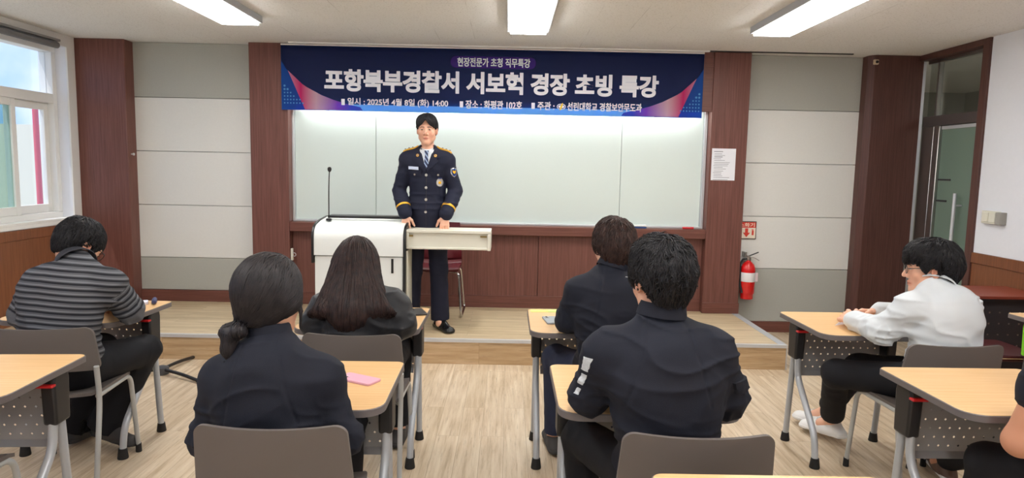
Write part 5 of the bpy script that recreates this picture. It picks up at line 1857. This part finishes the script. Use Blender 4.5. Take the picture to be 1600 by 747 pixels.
def patch(F, name, poly, place, d, m, parent, off=.002, thick=.002, seg=.012, origin=None):
    """a small applied shape: polygon laid onto the surface of field F by casting along d"""
    bm = bmesh.new()
    f = bm.faces.new([bm.verts.new((u, v, 0)) for u, v in poly])
    bmesh.ops.triangulate(bm, faces=[f])
    for _ in range(4):
        es = [e for e in bm.edges if e.calc_length() > seg]
        if not es: break
        bmesh.ops.subdivide_edges(bm, edges=es, cuts=1)
        bmesh.ops.triangulate(bm, faces=[f for f in bm.faces if len(f.verts) > 3])
    vs = list(bm.verts)
    P0 = np.array([place(v.co.x, v.co.y) for v in vs])
    d = nrm(np.asarray(d, float))
    ts = np.arange(0, .45, F.h * .5)
    pts = P0[:, None] + ts[None, :, None] * d
    D = F.sample(pts)
    inside = D < 0
    hit = inside.argmax(1)
    ok = inside.any(1)
    t = np.where(ok, ts[hit], np.nan)
    i0 = np.clip(hit - 1, 0, None)
    d0, d1 = D[np.arange(len(vs)), i0], D[np.arange(len(vs)), hit]
    t = np.where(ok, ts[i0] + (ts[hit] - ts[i0]) * d0 / (d0 - d1 + 1e-9), np.nan)
    t = np.where(np.isnan(t), np.nanmean(t) if ok.any() else .1, t)
    for v, p, tt in zip(vs, P0, t):
        v.co = Vector(p + d * (tt - off))
    g_ = bmesh.ops.extrude_face_region(bm, geom=bm.faces[:])
    for v in [e for e in g_['geom'] if isinstance(e, bmesh.types.BMVert)]:
        v.co += Vector(d * (off + thick))
    bmesh.ops.recalc_face_normals(bm, faces=bm.faces)
    return link(name, bm, m, parent, angle=50)

def fringe(front, side=-.015, nape=-.085, xw=None):
    ys = [-.12, -.06, -.035, -.012, .012, .028, .045, .065, .2]
    def line(x, y):
        zs = [nape, nape, nape + .01, .012, .012, side, side + .02, front, front]
        z = np.interp(y, ys, zs) + 1.6 * np.maximum(0, np.abs(x) - .040) * (y < -.025)
        return z if xw is None else z + xw(x, y)
    return line
# ================================================================== PEOPLE: the eight figures
shirt_short = lambda x, y: fringe(.05)(x, y)

# ---- the officer behind the lectern
def parted(x, y):
    ax_ = np.abs(x - .004)
    f = np.interp(ax_, [0, .012, .03, .05, .065, .09], [.088, .070, .046, .030, .022, .020])
    b = np.interp(y, [-.12, -.06, -.035, -.012, .012, .03], [-.07, -.07, -.05, .020, .020, .006])
    return np.where(y > .035, f, b)
OFF = person('standing person in a dark police uniform with gold cuffs, behind the lectern',
    dict(base=(-.645, 5.33, ST), yaw=180, seated=False, hip=(-.645, 5.34, ST + .90), c7=(-.642, 5.355, ST + 1.425), head=(-.643, 5.285, ST + 1.584), head_yaw=180, head_pitch=2,
         shL=(-0.497, 5.330, ST + 1.350), shR=(-0.796, 5.330, ST + 1.349), elL=(-.420, 5.335, ST + 1.107), elR=(-.868, 5.335, ST + 1.104),
         wrL=(-.485, 5.185, ST + .925), wrR=(-.795, 5.185, ST + .925), handL=((-.04, -.22, -.97), (.25, -.95, .2), .55), handR=((.06, -.22, -.97), (-.25, -.95, .2), .55),
         knL=(-.545, 5.31, ST + .48), knR=(-.752, 5.32, ST + .48), anL=(-.530, 5.30, ST + .085), anR=(-.775, 5.34, ST + .085), toeL=(.45, -.75, 0), toeR=(-.3, -.9, 0)),
    dict(top='uniform', top_name='jacket', bottom='uniform', shoe='shoe_black', shoe_len=.27, girth=.84, arm_k=(.014, .008), ease=.012, fold=.55, seed=2.0, hem=.80, cuff=.012, sole=.08,
         upper_arm=(.049, .043), forearm=(.043, .036), collar=0, neck=.050, head_scale=.95, res=.0038, tr_end=.0, flare=.020, tr_ease=.014, hand_scale=.95,
         hair=dict(mat='hair_black', line=parted, vol=.013, lobes=(((0, .035, .085), (.072, .055, .045)), ((.044, .045, .058), (.034, .045, .040)), ((-.044, .045, .058), (.034, .045, .040))),
                   locks=2200, whorl=(.004, .03, .135), rough=.003, jit=.16, grav=.6, lock_min=.02, steps=5, step=.009, lock_r=.0020, lift=.0004)))
def front_items(o, base_y=-.30):
    FT, b, root = o['FT'], o['b'], o['root']
    X0 = -.642 - b[0]
    def P(poly, m, name, off=.003, thick=.003, parent=None, seg=.012):
        # poly in metres: u to the viewer's right of the centre line, v above the stage
        return patch(FT, name, poly, lambda u, v: _v(X0 + u, base_y, v), (0, 1, 0), M[m] if isinstance(m, str) else m, parent or o['top'], off, thick, seg)
    c = lambda u, v, r, n=14: [(u + r * math.cos(2 * math.pi * k / n), v + r * math.sin(2 * math.pi * k / n)) for k in range(n)]
    sh = P([(-.050, 1.440), (-.022, 1.428), (.022, 1.428), (.050, 1.440), (.004, 1.285), (-.004, 1.285)], 'white_shirt', 'shirt_front', .003)
    tie = mat('blue_striped_tie', (38, 52, 92), .5)
    n = tie.node_tree
    t = n.nodes.new('ShaderNodeTexCoord'); w = n.nodes.new('ShaderNodeTexWave'); w.inputs['Scale'].default_value = 14; w.wave_profile = 'SIN'
    mp = n.nodes.new('ShaderNodeMapping'); mp.inputs['Rotation'].default_value = (0, R(35), 0)
    n.links.new(t.outputs['Object'], mp.inputs['Vector']); n.links.new(mp.outputs['Vector'], w.inputs['Vector'])
    rp = ramp(n, [(0.45, S((30, 42, 78))), (0.62, S((40, 54, 96))), (0.86, S((150, 170, 200)))])
    n.links.new(w.outputs['Fac'], rp.inputs['Fac']); n.links.new(rp.outputs['Color'], n.nodes['Principled BSDF'].inputs['Base Color'])
    P([(-.017, 1.424), (.017, 1.424), (.011, 1.390), (-.011, 1.390)], tie, 'tie_knot', .010, .006)
    P([(-.011, 1.392), (.011, 1.392), (.018, 1.325), (.004, 1.286), (-.004, 1.286), (-.018, 1.325)], tie, 'tie', .008, .004)
    for q in (-1, 1):
        P([(q * .050, 1.446), (q * .014, 1.424), (q * .028, 1.388), (q * .058, 1.420)], 'white_shirt', 'collar_wing', .007, .004)
        P([(q * .058, 1.432), (q * .074, 1.428), (q * .104, 1.372), (q * .074, 1.362), (q * .098, 1.345), (q * .004, 1.255), (q * .002, 1.285), (q * .044, 1.395)], 'uniform', 'lapel', .008, .005)
        P(c(q * .070, 1.386, .011), 'gold', 'collar_pin', .014, .004)
        P(c(q * .070, 1.387, .0065), 'silver', 'collar_pin', .0155, .003)
    for v in (1.234, 1.136, 1.043, .947):
        P(c(0, v, .0105), 'silver', 'button', .006, .004)
    P([(-.003, 1.25), (.003, 1.25), (.003, .80), (-.001, .80)], 'black_top', 'front_edge', .0022, .001)
    for q in (-1, 1):
        P([(q * .040, 1.262), (q * .135, 1.268), (q * .135, 1.232), (q * .090, 1.218), (q * .044, 1.228)], 'uniform', 'pocket_flap', .006, .004)
        P(c(q * .092, 1.236, .0075), 'silver', 'pocket_button', .010, .004)
        P([(q * .060, 1.00), (q * .130, 1.01), (q * .135, .975), (q * .064, .965)], 'uniform', 'pocket_flap', .005, .004)
    P([(-.140, 1.300), (-.062, 1.296), (-.062, 1.272), (-.140, 1.276)], mat('pale_blue_name_plate', (206, 218, 240), .4), 'name_plate', .010, .004)
    bd = P([(.105 + .026 * math.sin(t_) * (1 - .12 * math.cos(t_)), 1.180 + .034 * math.cos(t_)) for t_ in [2 * math.pi * k / 16 for k in range(16)]], 'silver', 'badge', .009, .005)
    P(c(.105, 1.176, .011), 'gold', 'badge_centre', .0115, .004, bd)
    P([(.090, 1.214), (.121, 1.214), (.118, 1.205), (.092, 1.205)], mat('dark_blue_enamel', (40, 50, 96), .3), 'badge_bar', .0105, .004, bd)
    # epaulettes: gold boards lying over the shoulders
    for q in (-1, 1):
        bd_ = []
        bm = bmesh.new()
        rows = []
        for k in range(9):
            f = k / 8
            x = q * (.075 + .115 * f); wd_ = .022 + .006 * f
            row = []
            for e in (-1, 0, 1):
                p = np.array([[X0 + x, (e * wd_) + .0, 1.60]])
                tt = np.arange(0, .4, .002)
                pts = p[:, None] + tt[None, :, None] * _v(0, 0, -1)
                D = FT.sample(pts)[0]
                h = tt[(D < 0).argmax()] if (D < 0).any() else .2
                row.append(_v(X0 + x, e * wd_, 1.60 - h))
            rows.append(row)
        top = [[bm.verts.new(Vector(p + _v(0, 0, .010))) for p in r_] for r_ in rows]
        bot = [[bm.verts.new(Vector(p - _v(0, 0, .004))) for p in r_] for r_ in rows]
        for k in range(8):
            for e in (0, 1):
                bm.faces.new((top[k][e], top[k + 1][e], top[k + 1][e + 1], top[k][e + 1]))
                bm.faces.new((bot[k][e], bot[k][e + 1], bot[k + 1][e + 1], bot[k + 1][e]))
            for e in (0, 2):
                bm.faces.new((top[k][e], bot[k][e], bot[k + 1][e], top[k + 1][e]))
        for k in (0, 8):
            for e in (0, 1):
                bm.faces.new((top[k][e], top[k][e + 1], bot[k][e + 1], bot[k][e]))
        ep = link('epaulette', bm, M['gold'], o['top'])
        for k in (3, 5, 7):
            p = rows[k][1]
            bm = bmesh.new(); lathe(bm, [(.0075, 0), (.0075, .004), (.003, .008)], tuple(p + _v(0, -.004, .009)), 8)
            link('rank_pip', bm, M['silver'], ep)
    # gold cuff bands round both sleeves
    j = o['j']
    for q in 'LR':
        e_, w_ = j['el' + q], j['wr' + q]
        a = nrm(w_ - e_)
        cpt = w_ - a * .075
        s1 = nrm(np.cross(a, _v(0, 1, 0))); s2 = np.cross(a, s1)
        bm = bmesh.new()
        rings = []
        for k in range(28):
            dr = s1 * math.cos(2 * math.pi * k / 28) + s2 * math.sin(2 * math.pi * k / 28)
            ring = []
            for off in (-.008, .008):
                tt = np.arange(.11, 0, -.001)
                pts = (cpt + a * off)[None] + tt[:, None] * dr
                D = FT.sample(pts)
                h = tt[(D < 0).argmax()] if (D < 0).any() else .05
                for ex in (.0035, -.003):
                    ring.append(bm.verts.new(Vector(cpt + a * off + dr * (min(h, .054) + ex))))
            rings.append(ring)
        for k in range(28):
            A_, B_ = rings[k], rings[(k + 1) % 28]
            for i0, i1 in ((0, 2), (2, 3), (3, 1), (1, 0)):
                bm.faces.new((A_[i0], A_[i1], B_[i1], B_[i0]))
        link('cuff_band', bm, M['gold'], o['top'])
    # shoulder patch on the outer left sleeve
    sl = j['shL'] * .62 + j['elL'] * .38
    d = nrm(_v(-.62, .78, 0))
    A2 = nrm(np.cross(_v(0, 0, 1), d)) * -1
    shield = [(-.026, .030), (0, .036), (.026, .030), (.027, -.004), (.016, -.026), (0, -.036), (-.016, -.026), (-.027, -.004)]
    mk_ = lambda poly, m, name, off, par: patch(FT, name, poly, lambda u, v: sl - d * .14 + A2 * u + U3 * v, d, m, par, off, .003)
    U3 = _v(0, 0, 1)
    sp_ = mk_(shield, M['silver'], 'shoulder_patch', .004, o['top'])
    mk_([(u * .86, v * .86) for u, v in shield], M['navy'], 'patch_field', .0055, sp_)
    mk_([(-.017, .018), (.0, .010), (.017, .018), (.013, -.002), (0, -.010), (-.013, -.002)], M['gold'], 'patch_eagle', .007, sp_)
    # belt of the white shirt collar round the neck
    ax = nrm(o['nt'] - o['nb'])
    bm = bmesh.new()
    rr = []
    s1 = _v(1, 0, 0); s2 = nrm(np.cross(ax, s1))
    for (hh, r_) in ((-.010, .070), (.048, .060), (.050, .057), (-.010, .060)):
        rr.append([bm.verts.new(Vector(o['nb'] + ax * (hh - .026 * max(0, (o['Fs'] @ (s1 * math.cos(2 * math.pi * k / 24) + s2 * math.sin(2 * math.pi * k / 24)) - .2)) * (hh > 0)) + (s1 * math.cos(2 * math.pi * k / 24) + s2 * math.sin(2 * math.pi * k / 24)) * r_)) for k in range(24)])
    for i in range(4):
        a_, b_ = rr[i], rr[(i + 1) % 4]
        for k in range(24):
            bm.faces.new((a_[k], a_[(k + 1) % 24], b_[(k + 1) % 24], b_[k]))
    link('shirt_collar', bm, M['white_shirt'], o['top'])
front_items(OFF)

# ---- striped shirt, bent over the desk at the left
person('person in a grey and black striped shirt bent over the desk by the window',
    dict(base=(-1.97, 3.08, 0), yaw=-6, hip=(-2.067, 3.060, 0.532), c7=(-2.038, 3.120, 0.997), bow=.055, head=(-2.083, 3.240, 1.079), head_yaw=-26, head_pitch=38,
         elL=(-2.236, 3.06, .780), elR=(-1.822, 3.19, .780), wrL=(-2.13, 3.33, .770), wrR=(-1.985, 3.38, .772), handL=((.7, .7, -.1), (0, 0, 1), .5), handR=((-.6, .75, -.1), (.1, 0, 1), .7),
         knL=(-2.12, 3.44, .515), knR=(-1.87, 3.40, .520), anL=(-2.25, 3.44, .095), anR=(-2.09, 3.40, .120), toeL=(.2, .95, 0), toeR=(.93, -.34, -.08), shL=(-2.180, 3.090, 0.908), shR=(-1.864, 3.100, 0.918)),
    dict(top='stripe', top_name='shirt', fold=1.0, seed=3.0, girth=1.06, shoulder=.175, collar=.064, fold_collar=True, collar_flare=.014, hem=.50, shoe='shoe_dark', shoe_len=.27, tr_end=-.01, flare=.030, tr_ease=.016, cuff=.0,
         glasses='black', upper_arm=(.060, .052), forearm=(.052, .042),
         hair=dict(mat='hair_black', line=fringe(.03, -.02, -.075), vol=.014, locks=3000, whorl=(0, -.05, .125), jit=.45, rough=.006, lift=.0012, step=.010, lock_r=.0022, lock_min=-.07)))

# ---- ponytail
def pony_line(x, y):
    return np.interp(y, [-.12, -.05, -.02, .02, .05, .075, .2], [-.085, -.085, -.07, -.055, -.02, .055, .055])
person('person in a navy top with a low ponytail, beside the pink phone',
    dict(base=(-.685, 2.03, 0), yaw=2, hip=(-0.710, 2.010, 0.540), c7=(-0.722, 1.985, 0.935), bow=.03, head=(-0.730, 2.050, 1.084), head_yaw=-24, head_pitch=4, head_roll=4,
         shL=(-0.863, 2.000, 0.836), shR=(-0.564, 2.000, 0.841), elL=(-0.919, 2.000, 0.651), elR=(-0.498, 2.000, 0.658), wrL=(-.80, 2.21, .640), wrR=(-.60, 2.21, .640),
         knL=(-.79, 2.44, .535), knR=(-.59, 2.44, .535), anL=(-.78, 2.42, .09), anR=(-.60, 2.42, .09)),
    dict(top='navy_top', fold=.9, seed=4.0, seam=True, girth=.92, shoulder=.155, neck=.047, collar=.072, collar_flare=.012, bust=True, head_scale=.97, upper_arm=(.050, .044), forearm=(.044, .034), cres=.005,
         hair=dict(mat='hair_soft', line=pony_line, vol=.020, lobes=(((0, -.055, .03), (.085, .062, .085)), ((-.02, -.060, -.05), (.060, .042, .045)), ((.068, -.002, -.005), (.030, .050, .050)), ((-.068, -.002, -.005), (.030, .050, .050))), ext=.14,
                   extra=lambda W: (cone(W(-.030, -.085, -.065), W(-.042, -.112, -.088), .022, .017), ell(W(-.050, -.122, -.098), (.034, .028, .027)), ell(W(-.018, -.124, -.092), (.028, .024, .022)),
                                    cone(W(-.040, -.130, -.105), W(-.050, -.135, -.150), .024, .020), cone(W(-.050, -.135, -.150), W(-.046, -.130, -.185), .020, .006),
                                    fcone(W(.068, .040, .03), W(.076, .048, -.05), .010, .008, W(1, 0, 0) - W(0, 0, 0), .6), fcone(W(.076, .048, -.05), W(.072, .050, -.120), .008, .003, W(1, 0, 0) - W(0, 0, 0), .6)),
                   extra_k=.006, locks=3600, target=(-.032, -.090, -.072), jit=.07, grav=.05, rough=.0025, streak=22, steps=7, step=.014, lift=.0001, lock_r=.0019, lock_min=-.3)))

# ---- long hair in front of the lectern
def long_line(x, y):
    return np.interp(y, [-.12, -.02, .03, .06, .075, .2], [-.30, -.30, -.12, -.02, .055, .055])
person('person with long dark brown hair in a black jacket, directly before the lectern',
    dict(base=(-.670, 3.09, 0), yaw=0, hip=(-.670, 3.09, .54), c7=(-0.686, 3.060, 0.911), bow=.03, head=(-0.705, 3.120, 1.028), head_yaw=0, head_pitch=8,
         shL=(-0.835, 3.080, 0.826), shR=(-0.533, 3.080, 0.837), elL=(-.875, 3.04, .760), elR=(-.490, 3.045, .762), wrL=(-.78, 3.31, .760), wrR=(-.585, 3.31, .760),
         knL=(-.77, 3.50, .535), knR=(-.565, 3.50, .535), anL=(-.77, 3.48, .09), anR=(-.57, 3.48, .09)),
    dict(top='black_top', fold=1.1, seed=5.0, girth=.98, shoulder=.155, collar=.06, collar_flare=.018, hood=True, bust=True, head_scale=.97, ease=.016, hem=.50, upper_arm=(.060, .054), forearm=(.054, .042),
         hair=dict(mat='hair_long', line=long_line, vol=.018, ext=.26,
                   extra=lambda W: (fcone(W(0, -.055, .0), W(.005, -.140, -.215), .085, .100, W(0, 1, 0) - W(0, 0, 0), .55),
                                    fcone(W(.055, -.025, .02), W(.125, -.130, -.195), .045, .050, W(0, 1, 0) - W(0, 0, 0), .75), fcone(W(-.055, -.025, .02), W(-.125, -.125, -.205), .045, .040, W(0, 1, 0) - W(0, 0, 0), .75),
                                    cone(W(.125, -.130, -.195), W(.205, -.125, -.215), .030, .006), cone(W(-.125, -.125, -.205), W(-.190, -.115, -.225), .022, .006)),
                   extra_k=.035, locks=4200, jit=.06, grav=1.0, rough=.004, streak=26, steps=9, step=.020, lift=.0003, lock_r=.0019, lock_min=-.22, whorl=(0, -.02, .14))))

# ---- brown hair, row one right of the aisle
person('person with brown hair in a navy top, front row right of the aisle',
    dict(base=(.490, 3.08, 0), yaw=4, hip=(.495, 3.07, .54), c7=(0.486, 3.045, 1.020), bow=.045, head=(0.497, 3.110, 1.138), head_yaw=16, head_pitch=6,
         elL=(.296, 3.10, .785), elR=(0.709, 3.130, 0.788), wrL=(.335, 3.35, .765), wrR=(.63, 3.36, .765),
         knL=(.265, 3.38, .520), knR=(.60, 3.50, .530), anL=(.27, 3.42, .09), anR=(.61, 3.46, .09), shL=(0.341, 3.050, 0.927), shR=(0.656, 3.050, 0.933)),
    dict(top='navy_top', bottom='denim', fold=1.0, seed=6.0, seam=True, girth=.98, shoulder=.170, collar=.070, collar_flare=.008, upper_arm=(.056, .050), forearm=(.049, .036), hem=.47,
         hair=dict(mat='hair_brown', line=fringe(.03, -.03, -.105), vol=.018, locks=3600, whorl=(.01, -.06, .135), jit=.42, rough=.008, lift=.0014, step=.010, steps=6, lock_r=.0023, lock_min=-.10)))

# ---- black hair, sleeve patches, second row
CR2 = person('person with fluffy black hair and white sleeve patches, nearest right of the aisle',
    dict(base=(.505, 2.02, 0), yaw=2, hip=(.515, 2.02, .54), c7=(0.477, 1.990, 1.026), bow=.045, head=(0.478, 2.050, 1.160), head_yaw=13, head_pitch=8,
         shL=(0.314, 2.000, 0.938), shR=(0.632, 1.990, 0.947), elL=(.271, 2.07, .780), elR=(.705, 2.05, .785), wrL=(.40, 2.27, .768), wrR=(.60, 2.28, .768),
         knL=(.285, 2.36, .520), knR=(.60, 2.44, .530), anL=(.31, 2.36, .09), anR=(.61, 2.40, .09)),
    dict(top='navy_top', fold=1.0, seed=7.0, seam=True, girth=.95, shoulder=.170, collar=.074, collar_flare=.010, cres=.005, glasses='silver', upper_arm=(.057, .053), forearm=(.051, .038), hem=.47,
         hair=dict(mat='hair_black', line=fringe(.03, -.02, -.078), vol=.015, lobes=(((0, -.01, .080), (.080, .085, .05)), ((0, -.07, .03), (.068, .05, .06))), locks=4200, whorl=(.0, -.055, .14), jit=.60, rough=.010, lift=.0018,
                   step=.0095, steps=6, lock_r=.0021, lock_min=-.06)))
# white lettered patches and flaps on the upper sleeves
def sleeve_patch(o, q, t, poly, m, name, d, off=.0018, parent=None, thick=.002):
    sl = o['j']['sh' + q] * (1 - t) + o['j']['el' + q] * t
    d = nrm(np.asarray(d, float))
    a = nrm(np.cross(d, _v(0, 0, 1)))
    ax = nrm(o['j']['el' + q] - o['j']['sh' + q])
    return patch(o['FT'], name, poly, lambda u, v: sl - d * .14 + a * u - ax * v, d, M[m] if isinstance(m, str) else m, parent or o['top'], off, thick, .010)
M['patch_white'] = mat('white_sleeve_print', (196, 202, 208), .8, var=.3, vscale=160)
rnd = random.Random(3)
for t, h, w in ((.16, .026, .020), (.52, .020, .016), (.80, .012, .012)):
    zig = [(-w + .006 * rnd.random(), h)] + [(w * (1 - .25 * rnd.random()), h * (1 - 2 * k / 7)) for k in range(8)] + [(-w * (1 - .3 * rnd.random()), -h * (1 - 2 * k / 6)) for k in range(6)]
    sleeve_patch(CR2, 'L', t, zig, 'patch_white', 'sleeve_patch', (.80, .60, 0))
for o, q, d in ((CR2, 'R', (-.85, .5, 0)),):
    sleeve_patch(o, q, .55, [(-.055, .012), (.055, .012), (.050, -.030), (-.050, -.036)], 'navy_top', 'pocket_flap', d, .009, None, .004)

# ---- white shirt at the right desk
WH = person('person in a white shirt and glasses with folded hands, at the front right desk',
    dict(base=(1.955, 3.06, 0), yaw=34, sh_yaw=24, hip=(2.039, 3.060, 0.539), c7=(2.000, 3.030, 0.971), bow=.045, head=(1.992, 3.100, 1.066), head_yaw=68, head_pitch=4,
         shL=(1.870, 3.020, 0.889), shR=(2.201, 3.150, 0.874), elL=(1.788, 3.09, .765), elR=(2.14, 3.34, .780), wrL=(1.742, 3.275, .772), wrR=(1.925, 3.40, .785), handL=((-.05, 1, .10), (-.75, .1, .65), .7), handR=((-.97, .1, .05), (.1, .45, .88), .8),
         knL=(1.688, 3.300, .490), knR=(1.862, 3.420, .490), anL=(1.836, 3.600, .120), anR=(1.858, 3.73, .120), toeL=(-.40, .90, -.10), toeR=(-.45, .90, -.08)),
    dict(top='white_shirt', top_name='shirt', fold=1.5, seed=8.0, girth=1.0, shoulder=.170, collar=.066, fold_collar=True, collar_flare=.012, glasses='black', hem=.50, cuff=.02, shoe='shoe_white', laces=True, shoe_len=.27, tr_end=.095, flare=.012, upper_arm=(.058, .050),
         forearm=(.050, .040),
         hair=dict(mat='hair_black', line=fringe(.034, -.012, -.080), vol=.020, lobes=(((0, .03, .075), (.08, .075, .05)), ((0, -.07, .02), (.07, .05, .07))), locks=3600, whorl=(0, -.055, .13), jit=.4, rough=.007, lift=.0014, step=.010, lock_r=.0022, lock_min=-.07)))
# ---- person cut off by the right edge
person('person with a bare forearm, cut off by the right edge of the photo',
    dict(base=(1.985, 2.02, 0), yaw=6, hip=(1.985, 2.01, .54), c7=(1.970, 2.00, 1.02), bow=.04, head=(1.960, 2.06, 1.165), head_yaw=5, head_pitch=6,
         shL=(1.705, 2.000, 0.897), elL=(1.640, 2.030, 0.668), elR=(2.22, 2.06, .78), wrL=(1.775, 2.17, .592), wrR=(2.08, 2.28, .765), handL=((.5, .8, -.2), (-.1, .2, .95), .5),
         shR=(2.145, 2.0, .955), knL=(1.729, 2.270, 0.491), knR=(2.08, 2.42, .530), anL=(1.74, 2.36, .09), anR=(2.20, 3.17, .095), toeL=(-.1, 1, 0), toeR=(.25, 1, 0)),
    dict(top='navy_top', top_name='shirt', skin='skin_tan', fold=.9, seed=9.0, girth=1.05, shoulder=.188, collar=.05, short_sleeve=.30, hem=.48, upper_arm=(.058, .052), forearm=(.050, .034),
         shoe='shoe_brown', sole_mat='shoe_white', hair=dict(mat='hair_black', line=fringe(.03, -.02, -.08), vol=.015, locks=1500, lock_r=.0022)))
